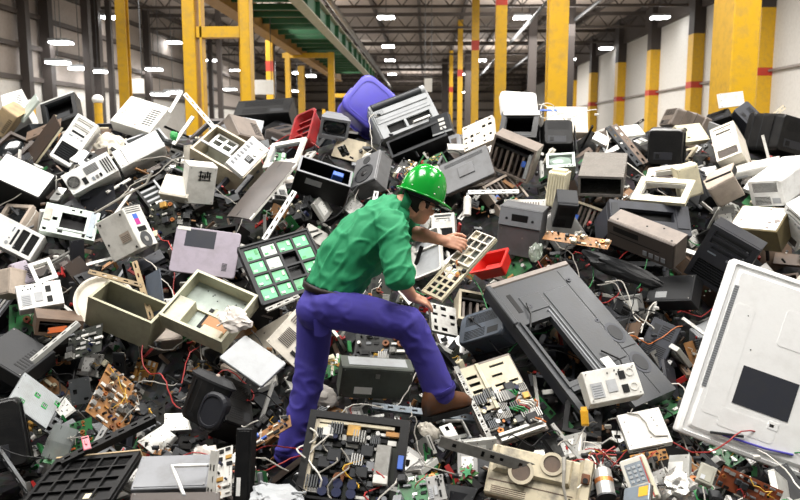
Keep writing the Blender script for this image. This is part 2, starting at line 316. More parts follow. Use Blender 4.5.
def b_opencase(t, W, H, D, o, R):
    c = o['c']; z = D/2; T = .008
    m = MB().box(-W/2, W/2, -H/2, H/2, -z, -z+T); m.box(-W/2, -W/2+T, -H/2, H/2, -z+T, z); m.box(W/2-T, W/2, -H/2, H/2, -z+T, z); m.box(-W/2+T, W/2-T, -H/2, -H/2+T, -z+T, z); m.box(-W/2+T, W/2-T, H/2-T, H/2, -z+T, z)
    part('chassis', m, c, t)
    f = .018; part('rim', MB().holes(-W/2-.001, W/2+.001, -H/2-.001, H/2+.001, z-.004, z+.002, [(-W/2+f, W/2-f, -H/2+f, H/2-f)]), o.get('rim', c), t)
    g = o.get('cage', 0); dk = c in DARKS
    if g != 0: part('inner_plate', MB().holes(-W/2+T, W/2-T, -H/2+T, H/2-T, -z+T, -z+T+.003, [(W*.0, W*.05, -H*.2, H*.15), (W*.2, W*.3, H*.2, H*.3)]), 'metal_dark' if dk else 'grey_green' if c != 'taupe' else 'taupe_dark', t)
    else: part('inner_plate', MB().box(-W/2+T, W/2-T, -H/2+T, H/2-T, -z+T, -z+T+.002), 'dark' if dk else 'slateblue', t)
    if g == 1:
        b = part('drive_cage', MB().holes(-W*.4, W*.0, H*.02, H*.42, -z+.02, z*.6, [(-W*.36, -W*.22, H*.06, H*.38), (-W*.18, -W*.04, H*.06, H*.38)]), 'metal_light', t)
        part('cage_bar', MB().box(-W*.4, W*.0, H*.2, H*.24, z*.6, z*.6+.004), 'metal_light', b)
        for k in range(3): part('bracket', MB().box(W*.1+k*W*.12, W*.16+k*W*.12, -H*.1, H*.44, -z+.02, z*(.3+.2*k), .002), R.choice(('offwhite', 'metal', 'grey_light')), t)
        part('cross_bar', MB().box(-W/2, W/2, -H*.16, -H*.1, z-.012, z+.004), 'grey_light', t)
        part('circuit_card', MB().box(-W*.4, W*.3, -H*.4, -H*.2, -z+.012, -z+.016), 'pcb_dark', t)
    elif g == 2:
        for k in range(6): part('fin', MB().box(-W*.42+k*W*.13, -W*.42+k*W*.13+.02, -H*.45, H*.15+.02*H*k, -z+.01, z*.8, .003), ('taupe', 'taupe_dark', 'grey_brown')[k % 3], t)
        part('cross_bar', MB().box(-W*.48, W*.48, H*.2, H*.27, z*.2, z*.9), 'black', t)
        part('connector', MB().box(W*.25, W*.34, -H*.1, H*.05, z*.5, z*.9), 'blue', t); part('bracket', MB().box(W*.36, W*.44, -H*.4, H*.3, 0, z), 'grey_light', t)
    elif g == 3:
        part('supply_box', MB().box(-W*.46, -W*.2, -H*.44, -H*.02, -z+.01, z*.75, .003), c, t); part('slot_opening', MB().box(-W*.06, W*.0, -H*.28, H*.12, -z+.01, -z+.014), 'dark', t)
        part('card_rail', MB().box(W*.1, W*.4, -H*.44, -H*.3, -z+.01, z*.6, .003), 'beige', t); part('circuit_card', MB().box(W*.05, W*.4, -H*.3, -H*.1, -z+.01, z*.2), 'pcb_tan', t)
        part('support_bar', MB().box(-W*.46, W*.46, -H*.02, H*.02, -z+.01, -z+.03), c, t)
        m = MB(); [m.cyl((W*R.uniform(-.4, .45), H*R.uniform(.1, .44), -z+.009), .005, .004, 8) for i in range(9)]; part('screw_holes', m, 'dark', t)
    else:
        part('inner_bracket', MB().box(-W*.4, W*.35, -H*.12, -H*.02, -z+.01, z*.2, .002), 'charcoal' if dk else 'grey', t)
        if R.random() < .6: part('loose_wire', MB().tube([(W*.3*math.cos(i*.9), H*.3*math.sin(i*1.3), -z*.3+.01*i) for i in range(9)], .003, 6), R.choice(('cable_grey', 'cable_red', 'cable_black')), t)
    if o.get('rim'):
        part('label_plate', MB().box(-W*.3, W*.0, -H/2-.0015, -H/2+.001, z*.1, z*.6), 'label_grey', t); part('blue_piece', MB().box(W*.15, W*.35, H*.1, H*.36, -z*.2, z*.8, .004), 'blue', t)
def b_crt(t, W, H, D, o, R):
    c = o['c']; z = D/2
    if o.get('back'):
        bx = o.get('boxy'); k = .93 if bx else .8; rad = min(W, H)*.1
        P = lambda q, zz, h=1: [(x, y, zz) for x, y in rr(W*q, H*q*h, rad)]
        part('front_bezel', MB().loft([P(1.03, -z-.03), P(1.05, -z-.02), P(1.05, -z+.03), P(1.0, -z+.04)]), c, t)
        part('back_shell', MB().loft([P(1, -z+.04), P(1, -z*.2), P(k+.04, z*.6), P(k, z-.01), P(k-.04, z)]), c, t)
        part('screen', MB().ball((0, 0, -z-.025), W*.42, H*.42, .015), 'glass', t)
        part('vent_slots', slits(-W*.3, W*.3, H*.08, H*.34, z, 8), 'dark', t); p = part('port_panel', MB().box(-W*.3, W*.2, -H*.34, -H*.14, z-.002, z+.003, .001), sub(c) if c not in DARKS else 'slate_black', t)
        part('socket', MB().box(-W*.25, -W*.14, -H*.3, -H*.18, z, z+.006), 'dark', p)
        [part('side_rib', MB().box(x*W, x*W+.008, -H*.4, H*.4, z*.1, z*.5), c, t) for x in (-.505, .495)]
        part('neck_seam', MB().loft([P(1.006, -z*.22), P(1.006, -z*.22+.006)]), sub(c), t)
    else:
        b = W*.09; part('screen_bezel', MB().holes(-W/2, W/2, -H/2, H/2, z-.035, z, [(-W/2+b, W/2-b, -H/2+b*1.5, H/2-b)]), c, t)
        part('screen', MB().ball((0, b*.25, z-.03), W/2-b*.8, H/2-b, .022, 20, 9), 'glass' if o.get('screen') == 'black' else 'glassgreen', t, smooth=True)
        P = lambda q, zz: [(x, y, zz) for x, y in rr(W*q, H*q, min(W, H)*.08)]
        part('back_shell', MB().loft([P(.98, z-.035), P(.96, z*.3), P(.7, -z*.6), P(.62, -z)]), c, t)
        for k in range(3): part('button', MB().box(W*.1+k*.03, W*.1+k*.03+.018, -H/2+b*.4, -H/2+b*.8, z-.002, z+.003), sub(c), t)
def b_frame(t, W, H, D, o, R):
    c = o['c']; z = D/2; b = min(W, H)*o.get('bw', .15)
    part('bezel_frame', MB().holes(-W/2, W/2, -H/2, H/2, z-min(.03, D*.6), z, [(-W/2+b, W/2-b, -H/2+b*1.3, H/2-b)]), c, t)
    part('inner_lip', MB().holes(-W/2+b*.7, W/2-b*.7, -H/2+b, H/2-b*.7, z-min(.05, D*.9), z-.012, [(-W/2+b*1.15, W/2-b*1.15, -H/2+b*1.5, H/2-b*1.15)]), sub(c), t)
    if D > .08:
        m = MB(); T = .006
        m.box(-W/2, -W/2+T, -H/2, H/2, -z, z-.02); m.box(W/2-T, W/2, -H/2, H/2, -z, z-.02); m.box(-W/2, W/2, -H/2, -H/2+T, -z, z-.02); m.box(-W/2, W/2, H/2-T, H/2, -z, z-.02); m.box(-W/2, W/2, -H/2, H/2, -z-T, -z)
        part('shell', m, c, t); part('inner_frame', MB().box(-W*.3, W*.2, -H*.2, H*.1, -z, -z*.3, .004), 'grey_dark', t)
        if o.get('cc'): part('upper_lip', MB().box(-W*.45, W*.5, H/2-b*.9, H/2+.012, z-.03, z+.012, .006), o['cc'], t)
        else: part('rim_strip', MB().box(-W/2, W/2, H/2-.01, H/2+.004, z-.02, z+.004), 'metal_light', t)
    for k in range(4): part('screw_post', MB().cyl(((-1, 1)[k % 2]*(W/2-b*.5), (-1, 1)[k//2]*(H/2-b*.5), z-.06 if D > .08 else z-.035), b*.22, .03, 8), sub(c), t)
    part('control_keys', MB().box(W*.1, W*.34, -H/2+b*.35, -H/2+b*.7, z-.002, z+.003), sub(c), t)
def b_sheet(t, W, H, D, o, R):
    c = o['c']; cv = o.get('curve', 0); n = 12; T = max(D*.35, .003); hs = o.get('holes', 0)
    if cv:
        f = lambda x, y, k: (x, y, -cv*W*(2*x/W)**2*.5+k)
        rings = [[f(-W/2+W*i/n, y, k) for i in range(n+1)]+[f(W/2-W*i/n, y, k-T) for i in range(n+1)] for y, k in ((-H/2, 0), (0, .01), (H/2, 0))]
        part('sheet_panel', MB().loft(rings), c, t, smooth=False)
        part('edge_strip', MB().loft([[f(W/2*.93, y, .002), f(W/2*1.01, y, .002), f(W/2*1.01, y, -T-.004), f(W/2*.93, y, -T-.004)] for y in (-H/2, 0, H/2)]), 'offwhite' if 'taupe' in c else c, t)
        part('seam', MB().loft([[f(x, y, .0025) for x in (-W*.1, -W*.08)]+[f(x, y, -.001) for x in (-W*.08, -W*.1)] for y in (-H*.48, 0, H*.48)]), 'black', t); return
    L = [(-W*.3+k*W*.24, -W*.2+k*W*.24, (-.3, .1, -.05, .25)[k]*H, (-.22, .2, .07, .35)[k]*H) for k in range(hs)]
    part('sheet_panel', MB().holes(-W/2, W/2, -H/2, H/2, D/2-T, D/2, L), c, t)
    if o.get('ridge'):
        part('ridges', slits(-W*.48, W*.48, -H*.48, H*.48, D/2, 26, True, .5), c, t)
        for h in L: part('hole_lining', MB().holes(h[0]-.004, h[1]+.004, h[2]-.004, h[3]+.004, D/2-.012, D/2+.0025, [(h[0], h[1], h[2]+.008, h[3])]), 'green', t)
    e = max(D, .02); m = MB().box(-W/2, -W/2+.003, -H/2, H/2, D/2-e, D/2-T); m.box(-W/2, W/2, -H/2, -H/2+.003, D/2-e, D/2-T); m.box(-W/2, W/2, H/2-.003, H/2, D/2-e, D/2-T)
    part('folded_edge', m, 'cream' if c == 'darkbrown' else c, t)
    m = MB(); [m.cyl((sx*W*.45, sy*H*.42, D/2-.001), .004, .002, 8) for sx in (-1, 1) for sy in (-1, 0, 1)]; part('rivets', m, 'metal_dark', t)
def b_plate(t, W, H, D, o, R):
    c = o['c']; z = D/2; hs = []
    if o.get('win'): hs.append((-W*.18, W*.28, -H*.28, H*.25))
    nx = max(2, int(W/.05)); ny = max(1, int(H/.05))
    for i in range(nx):
        for j in range(ny):
            if R.random() < .55:
                x = -W/2+W*(i+.5)/nx; y = -H/2+H*(j+.5)/ny; a = W/nx*R.uniform(.15, .34); b = H/ny*R.uniform(.12, .3)
                h = (x-a, x+a, y-b, y+b)
                if not any(h[0] < g[1]+.006 and h[1] > g[0]-.006 and h[2] < g[3]+.006 and h[3] > g[2]-.006 for g in hs): hs.append(h)
    part('metal_plate', MB().holes(-W/2, W/2, -H/2, H/2, z-.003, z, hs), c, t)
    part('backing', MB().box(-W*.47, W*.47, -H*.46, H*.46, -z, -z+.003), 'dark', t)
    m = MB().box(-W/2, -W/2+.003, -H/2, H/2, -z, z-.003); m.box(W/2-.003, W/2, -H/2, H/2, -z, z-.003); m.box(-W/2, W/2, -H/2, -H/2+.003, -z, z-.003); m.box(-W/2, W/2, H/2-.003, H/2, -z, z-.003)
    part('folded_edge', m, c, t); screws(t, W, H, z)
    if o.get('win'):
        part('window_frame', MB().holes(-W*.22, W*.32, -H*.34, H*.31, z, z+.006, [(-W*.18, W*.28, -H*.28, H*.25)]), c, t)
        part('flat_cable', MB().loft([[(W*.34, y, z+.004), (W*.44, y, z+.004), (W*.44, y, z+.007), (W*.34, y, z+.007)] for y in (-H*.4, 0, H*.45)]), 'greyblue', t)
        part('side_block', MB().box(-W*.48, -W*.36, -H*.1, H*.3, z, z+.012, .002), 'taupe_light', t)
def comp(t, x, y, z, R, acc, s=1):
    k = R.random(); g = R.uniform(.7, 1.3)*s
    A = dict(tan=('cream', 'pcb_orange', 'offwhite', 'brown'), cream=('cream', 'offwhite', 'dark', 'gold'), grey=('grey', 'metal', 'silver', 'metal_dark'), black=('charcoal', 'black', 'metal_dark', 'grey_dark'), orange=('orange', 'cream', 'dark', 'copper'), copper=('copper', 'offwhite', 'gold', 'dark'), blue=('blue', 'cream', 'dark', 'orange'))[acc]
    if k < .3: return part('chip', MB().box(x-.016*g, x+.016*g, y-.009*g, y+.009*g, z, z+.006*g), R.choice(('dark', A[2])), t)
    if k < .55: return part('capacitor', MB().cyl((x, y, z), .008*g, .026*g, 10), R.choice(('dark', 'navy', A[0], A[0], 'silver')), t)
    if k < .72: return part('connector', MB().box(x-.022*g, x+.022*g, y-.007*g, y+.007*g, z, z+.014*g, .001), R.choice((A[0], A[1], 'offwhite')), t)
    if k < .82:
        m = MB(); [m.box(x-.016*g+i*.008*g, x-.012*g+i*.008*g, y-.018*g, y+.018*g, z, z+.03*g) for i in range(5)]; m.box(x-.018*g, x+.024*g, y-.018*g, y+.018*g, z, z+.005); return part('heat_sink', m, R.choice(('metal', 'metal_dark', 'silver')), t)
    if k < .92: return part('coil', MB().ring((x, y), .007*g, .017*g, z, z+.014*g, 14), R.choice(('copper', A[3], 'rust')), t)
    return part('transformer', MB().box(x-.02*g, x+.02*g, y-.018*g, y+.018*g, z, z+.03*g, .004), R.choice((A[0], A[3], 'grey_dark', 'charcoal')), t)
def b_board(t, W, H, D, o, R):
    z = D/2-.012; T = .003
    part('board', MB().holes(-W/2, W/2, -H/2, H/2, z-T, z, [(W*.3, W*.34, -H*.1, H*.1), (-W*.3, -W*.28, H*.2, H*.3)]), o['c'], t)
    part('solder_side', MB().box(-W*.48, W*.48, -H*.47, H*.47, z-T-.004, z-T), 'pcb_dark', t)
    n = o.get('n', 20); ar = W/max(H, .01); nx = max(1, round(math.sqrt(n*ar))); ny = max(1, round(n/nx)); s = min(1.4, max(.35, min(W/nx, H/ny)/.045))
    for i in range(nx):
        for j in range(ny):
            if R.random() < .9: comp(t, -W/2+W*(i+.5+R.uniform(-.2, .2))/nx, -H/2+H*(j+.5+R.uniform(-.2, .2))/ny, z, R, o.get('acc', 'grey'), s)
    if W > .12:
        for k in range(2 if n < 40 else 4):
            a = Vector((R.uniform(-.4, .4)*W, R.uniform(-.4, .4)*H, z+.01)); b = Vector((R.uniform(-.5, .5)*W, R.uniform(-.5, .5)*H, z+.01))
            part('wire', MB().tube([a.lerp(b, i/6)+Vector((R.uniform(-.02, .02), R.uniform(-.02, .02), .035*math.sin(PI*i/6))) for i in range(7)], .0025, 5), R.choice(('cable_red', 'cable_white', 'cable_black', 'cable_yellow', 'cable_grey')), t)
def b_bar(t, W, H, D, o, R):
    c = o['c']; z = D/2; n = max(3, int(W/.07)); hs = []
    for i in range(n):
        x = -W/2+W*(i+.5)/n; hs.append((x-W/n*.22, x+W/n*.22, -H*.16, H*.16))
    part('web', MB().holes(-W/2, W/2, -H/2, H/2, z-.003, z, hs if H > .025 and c != 'orange' else []), c, t)
    part('flange', MB().box(-W/2, W/2, -H/2, -H/2+.003, -z, z-.003), c, t); part('flange', MB().box(-W/2, W/2, H/2-.003, H/2, -z, z-.003), c, t)
    m = MB(); [m.cyl((x*W, 0, z-.001), min(H*.14, .005), .003, 8) for x in (-.47, .47)]; part('screws', m, 'metal_dark', t)
def b_tub(t, W, H, D, o, R):
    c = o['c']; z = D/2; r = min(W, H)*o.get('r', .15); P = lambda k, zz, d=0: [(x, y, zz) for x, y in rr(W*k-d, H*k-d, r, 6)]
    if o.get('closed'):
        e = .035; part('tub_wall', MB().loft([P(1.06, -z), P(1.03, -z*.3), P(1.0, z-e), P(.985, z-e*.45), P(.95, z-e*.12), P(.88, z)], (0, 1)), c, t, smooth=True)
        part('rim', MB().loft([P(1.06, -z), P(1.12, -z), P(1.12, -z+.03), P(1.06, -z+.03), P(1.06, -z)], (0, 0)), c, t)
        part('base_ring', MB().loft([P(.8, z-.001), P(.8, z+.004), P(.76, z+.004), P(.76, z-.001)], (0, 0)), c, t)
        for s in (-1, 1): part('handle_grip', MB().box(s*W*.56-.02, s*W*.56+.02, -H*.16, H*.16, -z, -z+.05, .01), c, t)
    else:
        T = .008; part('bin_wall', MB().loft([P(.85, -z), P(1, z), P(1, z, T*2), P(.85, -z+T, T*2)], (1, 1)), c, t)
        part('rim', MB().loft([P(1, z-.012), P(1, z-.012, -.02), P(1, z+.002, -.02), P(1, z+.002), P(1, z-.012)], (0, 0)), c, t)
        if c == 'red_dark':
            m = MB(); [m.box(-W*.46, W*.46, y*H, y*H+.012, -z*.2, z*.3) for y in (-.3, -.1, .1, .3)]; part('basket_bars', m, c, t)
        part('inner_scrap', MB().box(-W*.25, W*.2, -H*.2, H*.15, -z+T, -z*.2, .004), 'metal_dark' if c != 'red' else 'red', t)
def b_slab(t, W, H, D, o, R):
    c = o['c']; z = D/2; P = lambda k, zz: [(x, y, zz) for x, y in rr(W-k, H-k, min(W, H)*.06)]
    part('lid', MB().loft([P(.008, z-min(D*.45, .012)), P(0, z-.005), P(0, z-.003), P(.008, z)]), c, t)
    part('base', MB().loft([P(.004, -z), P(0, -z+.004), P(0, z-min(D*.5, .014)), P(.006, z-min(D*.45, .012))]), sub(c), t)
    if 'patch' in o and o['patch'] == 1:
        part('dark_patch', MB().box(-W*.34, W*.12, H*.08, H*.46, z-.001, z+.001), 'slate', t); part('tape', MB().box(-W*.48, -W*.28, H*.42, H*.5, z-.001, z+.002), 'offwhite', t)
        m = MB(); [m.box(W*.28, W*.36, -H*.36+i*.01, -H*.36+i*.01+.005, z-.001, z+.001) for i in range(6)]; part('vent_slots', m, 'grey_dark', t)
    elif o.get('patch') == 2: part('yellow_strip', MB().box(W*.1, W*.45, -H*.2, H*.35, z-.001, z+.0015), 'yellow', t)
    if o.get('st'): part('sticker', MB().box(-W*.08, W*.06, H*.22, H*.32, z-.001, z+.001), 'paper', t)
    for s in (-1, 1): part('hinge', MB().cyl((s*W*.32-.02, H/2-.004, z-D*.5), min(D*.35, .008), .04, 10, 0), 'grey_dark', t)
    part('latch', MB().box(-.012, .012, -H/2-.003, -H/2+.004, -z*.3, z*.5), 'grey_dark', t)
    if o.get('patch') == 0: part('stand_plate', MB().box(-W*.16, W*.16, -H*.18, H*.18, z-.001, z+.008, .003), c, t); part('vent_slots', slits(-W*.4, W*.4, H*.3, H*.42, z, 4), 'grey_dark', t)
def b_printer(t, W, H, D, o, R):
    c = o['c']; z = D/2; s2 = 'slate_black' if o.get('dark') else 'grey'
    part('printer_body', MB().holes(-W/2, W/2, -H/2, H/2, z-.06, z, [(-W*.38, W*.3, -H*.1, H*.24)] if o.get('dark') else [(-W*.36, W*.4, -H*.42, -H*.18)]), c, t)
    part('rear_body', MB().box(-W/2, W/2, -H/2, H/2, -z, z-.06, .01), c, t)
    if o.get('dark'):
        part('paper_slot', MB().box(-W*.38, W*.3, -H*.1, H*.24, z-.062, z-.045), 'dark', t); part('control_panel', MB().box(W*.33, W*.48, -H*.3, H*.4, z-.001, z+.006, .002), 'slate', t)
        part('white_label', MB().box(-W*.08, W*.16, -H*.45, -H*.22, z-.001, z+.001), 'paper', t); part('side_door', MB().box(-W*.48, -W*.4, -H*.4, H*.4, z-.001, z+.004), 'grey_dark', t); part('top_hatch', MB().box(-W*.3, W*.3, H/2, H/2+.006, -z*.6, z*.6, .002), s2, t)
    else:
        part('roller', MB().cyl((-W*.46, H*.42, z-.01), H*.11, W*.88, 18, 0), 'grey_dark', t); part('roller_end', MB().cyl((W*.41, H*.42, z-.01), H*.12, W*.07, 18, 0), 'grey_light', t)
        part('output_slot', MB().box(-W*.36, W*.4, -H*.42, -H*.18, z-.062, z-.03), 'dark', t); part('slot_divider', MB().box(-W*.06, -W*.02, -H*.42, -H*.18, z-.05, z+.002), 'grey_light', t); part('paper_guide', MB().box(W*.06, W*.36, -H*.4, -H*.34, z-.04, z+.02, .003), 'offwhite', t)
        part('front_door', MB().box(-W*.48, W*.46, -H*.08, H*.12, z-.001, z+.006, .002), c, t); part('front_door', MB().box(-W*.48, W*.46, H*.14, H*.3, z-.001, z+.012, .003), c, t)
        part('panel_groove', MB().box(-W*.42, W*.42, H*.0, H*.02, z+.004, z+.0072), 'grey', t); part('vent_slots', slits(-W*.46, -W*.3, H*.16, H*.28, z+.012, 5, True), 'grey', t)
        for s in (-1, 1): part('side_cover', MB().box(s*W*.505-.012, s*W*.505+.012, -H*.48, H*.4, -z*.9, z*.9, .005), c, t)
def b_crate(t, W, H, D, o, R):
    z = D/2; nx, ny = 4, 4; b = .016; cw = (W-.05)/nx; ch = (H-.05)/ny; hs = []
    for i in range(nx):
        for j in range(ny): hs.append((-W/2+.025+i*cw+b/2, -W/2+.025+(i+1)*cw-b/2, -H/2+.025+j*ch+b/2, -H/2+.025+(j+1)*ch-b/2))
    part('grid_frame', MB().holes(-W/2, W/2, -H/2, H/2, z-.03, z, hs), 'charcoal', t); part('crate_base', MB().box(-W/2, W/2, -H/2, H/2, -z, -z+.006), 'black', t)
    m = MB()
    for x in (-W/2, W/2-.012): m.holes(x, x+.012, -H/2, H/2, -z, z+.012, [])
    for y in (-H/2, H/2-.012): m.box(-W/2, W/2, y, y+.012, -z, z+.012)
    part('crate_wall', m, 'charcoal', t)
    m = MB(); [m.box(-W/2-.002, -W/2+.013, -H/2+H*(i+.25)/7, -H/2+H*(i+.75)/7, -z*.3, z*.8) for i in range(7)]; [m.box(-W/2+W*(i+.25)/9, -W/2+W*(i+.7)/9, -H/2-.002, -H/2+.01, -z*.3, z*.8) for i in range(9)]; part('wall_slots', m, 'dark', t)
    for h in hs:
        if R.random() < .14: continue
        g = part('green_board', MB().box(h[0]+.004, h[1]-.004, h[2]+.004, h[3]-.004, z-.026, z-.016+R.uniform(0, .012)), R.choice(('pcb_lit', 'pcb_lit', 'grey_green', 'pcb_lit')), t)
        zz = z-.004; part('board_chips', MB().box(h[0]+.012, h[0]+.04, h[2]+.014, h[2]+.03, zz-.03, zz).box(h[1]-.034, h[1]-.016, h[3]-.05, h[3]-.016, zz-.03, zz-.002), R.choice(('offwhite', 'green', 'grey_green')), g)
def b_disc(t, W, H, D, o, R):
    r = W/2; n = 40; P = lambda q, zz: [(q*math.cos(2*PI*i/n), q*math.sin(2*PI*i/n), zz) for i in range(n)]
    part('dish', MB().loft([P(r*.9, -D/2), P(r, 0), P(r, D*.25), P(r*.94, D*.3), P(r*.85, -D*.1), P(r*.3, -D*.3)]), o['c'], t); part('hub', MB().cyl((0, 0, -D*.3), r*.18, D*.5, 20), 'grey', t); part('rim_ring', MB().ring((0, 0), r*.97, r*1.02, D*.15, D*.34, 40), o['c'], t)
def b_grid(t, W, H, D, o, R):
    z = D/2; part('back_plate', MB().box(-W/2, W/2, -H/2, H/2, -z, z-.01, .006), o['c'], t); hs = []
    for i in range(5):
        for j in range(4): hs.append((-W*.46+i*W*.185, -W*.46+i*W*.185+W*.165, -H*.45+j*H*.225, -H*.45+j*H*.225+H*.2))
    part('rib_grid', MB().holes(-W/2, W/2, -H/2, H/2, z-.01, z+.006, hs), 'black', t); part('sticker', MB().box(W*.16, W*.28, -H*.4, -H*.3, z-.01, z-.008), 'cream', t)
    part('edge_trim', MB().box(-W/2, W/2, H/2, H/2+.012, -z, z+.01), 'tan', t); part('vent_slots', slits(-W*.4, W*.4, H*.26, H*.42, z-.009, 8), 'dark', t)
def b_rod(t, W, H, D, o, R):
    pts = [Vector(p) for p in o['pts']]; q = []
    for i in range(len(pts)-1): q += [pts[i].lerp(pts[i+1], k/5) for k in range(5)]
    q.append(pts[-1]); part('rod', MB().tube(q, .009, 8), o['c'], t); part('end_cap', MB().ball(pts[0], .011, .011, .011, 8, 6), 'grey_light', t); part('end_cap', MB().ball(pts[-1], .011, .011, .011, 8, 6), 'grey_light', t)
def b_shell(t, W, H, D, o, R):
    c = 'shellwhite'; z = D/2; r = .014; P = lambda d, zz: [(x, y, zz) for x, y in rr(W-d, H-d, r, 4)]
    part('shell_panel', MB().loft([P(0, -z), P(0, z-.03), P(.015, z-.012), P(.05, z-.006), P(.06, z-.018), P(.10, z-.018), P(.13, z)], (0, 1)), c, t)
    part('black_panel', MB().box(-W*.23, W*.13, -H*.25, -H*.04, z-.001, z+.003), 'slate', t, 'black rectangular panel')
    part('inset_panel', MB().prism(rr(W*.2, H*.2, .02, 4, W*.02, H*.22), z-.001, z+.002), c, t); part('inset_panel', MB().prism(rr(W*.36, H*.1, .02, 4, -W*.1, -H*.34), z-.001, z+.002), c, t); part('inset_panel', MB().prism(rr(W*.13, H*.62, .02, 4, -W*.33, -H*.04), z-.001, z+.0015), c, t)
    part('vent_strip', MB().box(-W*.44, -W*.41, -H*.22, H*.36, z-.006, z+.001), 'grey_light', t); part('vent_slots', slits(-W*.438, -W*.412, -H*.22, H*.36, z+.001, 44), 'grey', t)
    part('small_hole', MB().box(W*.03, W*.06, -H*.305, -H*.288, z-.001, z+.002), 'dark', t); part('hole_ring', MB().holes(W*.022, W*.085, -H*.315, -H*.275, z-.001, z+.004, [(W*.03, W*.06, -H*.305, -H*.288)]), c, t)
    part('top_handle', MB().box(W*.1, W*.4, H*.42, H*.45, z-.02, z+.008, .004), 'grey_light', t)
    part('tear_strip', MB().tube([(-W*.22, -H*.43, z+.004), (W*.05, -H*.42, z+.012), (W*.22, -H*.40, z+.006)], .006, 6), 'purple', t); part('tear_strip', MB().tube([(-W*.3, -H*.44, z+.006), (-W*.1, -H*.4, z+.016)], .008, 6), 'charcoal', t)
    m = MB(); [m.cyl((x*W, y*H, z-.001), .004, .003, 8) for x, y in ((-.3, .22), (-.22, .05), (.3, .3), (-.42, .1))]; part('screw_holes', m, 'charcoal', t)
def b_tvback(t, W, H, D, o, R):
    # local x right, y up; opening low left as in the photo
    c = 'tv'; z = D/2; X = lambda s: -W/2+W*s; Y = lambda q: H/2-H*q
    part('rear_shell', MB().holes(-W/2, W/2, -H/2, H/2, z-.03, z, [(X(.08), X(.38), Y(.74), Y(.33)), (X(.06), X(.5), -H/2, Y(.8))]), c, t)
    m = MB(); e = .008; m.box(-W/2, W/2, H/2-e, H/2, -z, z-.03); m.box(W/2-e, W/2, -H/2, H/2, -z, z-.03); m.box(-W/2, -W/2+e, Y(.8), H/2, -z, z-.03); m.box(X(.5), W/2, -H/2, -H/2+e, -z, z-.03)
    part('side_wall', m, 'slate', t)
    part('opening_frame', MB().holes(X(.05), X(.43), Y(.77), Y(.30), z, z+.014, [(X(.08), X(.38), Y(.74), Y(.33))]), c, t)
    part('raised_rib', MB().box(X(.4), X(.42), Y(.78), Y(.28), z, z+.02, .003), 'grey', t); part('raised_rib', MB().box(X(.45), X(.465), Y(.8), Y(.26), z, z+.012, .003), 'grey', t)
    part('cover_panel', MB().box(X(.5), X(.8), Y(.72), Y(.16), z-.001, z+.006, .003), c, t); part('cover_panel', MB().box(X(.22), X(.46), Y(.26), Y(.14), z-.001, z+.006, .003), c, t)
    for q in (.56, .78):
        s = part('speaker_recess', MB().prism([(X(.88)+W*.09*math.cos(2*PI*i/20), Y(q)+H*.075*math.sin(2*PI*i/20)) for i in range(20)], z-.001, z+.003), 'slate', t)
        part('speaker_mesh', MB().prism([(X(.88)+W*.065*math.cos(2*PI*i/20), Y(q)+H*.055*math.sin(2*PI*i/20)) for i in range(20)], z+.002, z+.006), 'charcoal', s)
    part('panel_seam', MB().box(X(.82), X(.826), -H/2+.02, H/2-.05, z-.001, z+.0015), 'dark', t); part('panel_seam', MB().box(X(.8), W/2-.01, Y(.67), Y(.664), z-.001, z+.0015), 'dark', t)
    part('handle_recess', MB().box(X(.12), X(.17), Y(.24), Y(.1), z-.002, z+.002), 'dark', t)
    part('edge_rail', MB().box(-W/2-.01, -W/2+.03, Y(.3), H/2, z-.03, z+.012, .006), c, t); part('edge_rail', MB().box(-W/2, W/2, H/2-.03, H/2+.012, z-.03, z+.008, .006), 'taupe', t)
    for s, q in ((.27, .22), (.86, .13), (.8, .45)): part('screw_boss', MB().ring((X(s), Y(q)), .006, .018, z-.001, z+.008, 16), 'slate', t)
    part('stiffener', MB().box(X(.06), X(.5), Y(.8), Y(.765), z-.02, z+.01, .003), c, t)
    part('lever', MB().tube([(X(.1), Y(.36), z+.02), (X(.2), Y(.28), z+.02), (X(.24), Y(.2), z+.02)], .006, 6), 'black', t)
    part('white_card', MB().box(X(.52), X(.62), Y(.9), Y(.68), z+.006, z+.01), 'paper', t); part('lever', MB().tube([(X(.58), Y(.64), z+.02), (X(.68), Y(.73), z+.025), (X(.63), Y(.84), z+.02)], .006, 6), 'black', t)
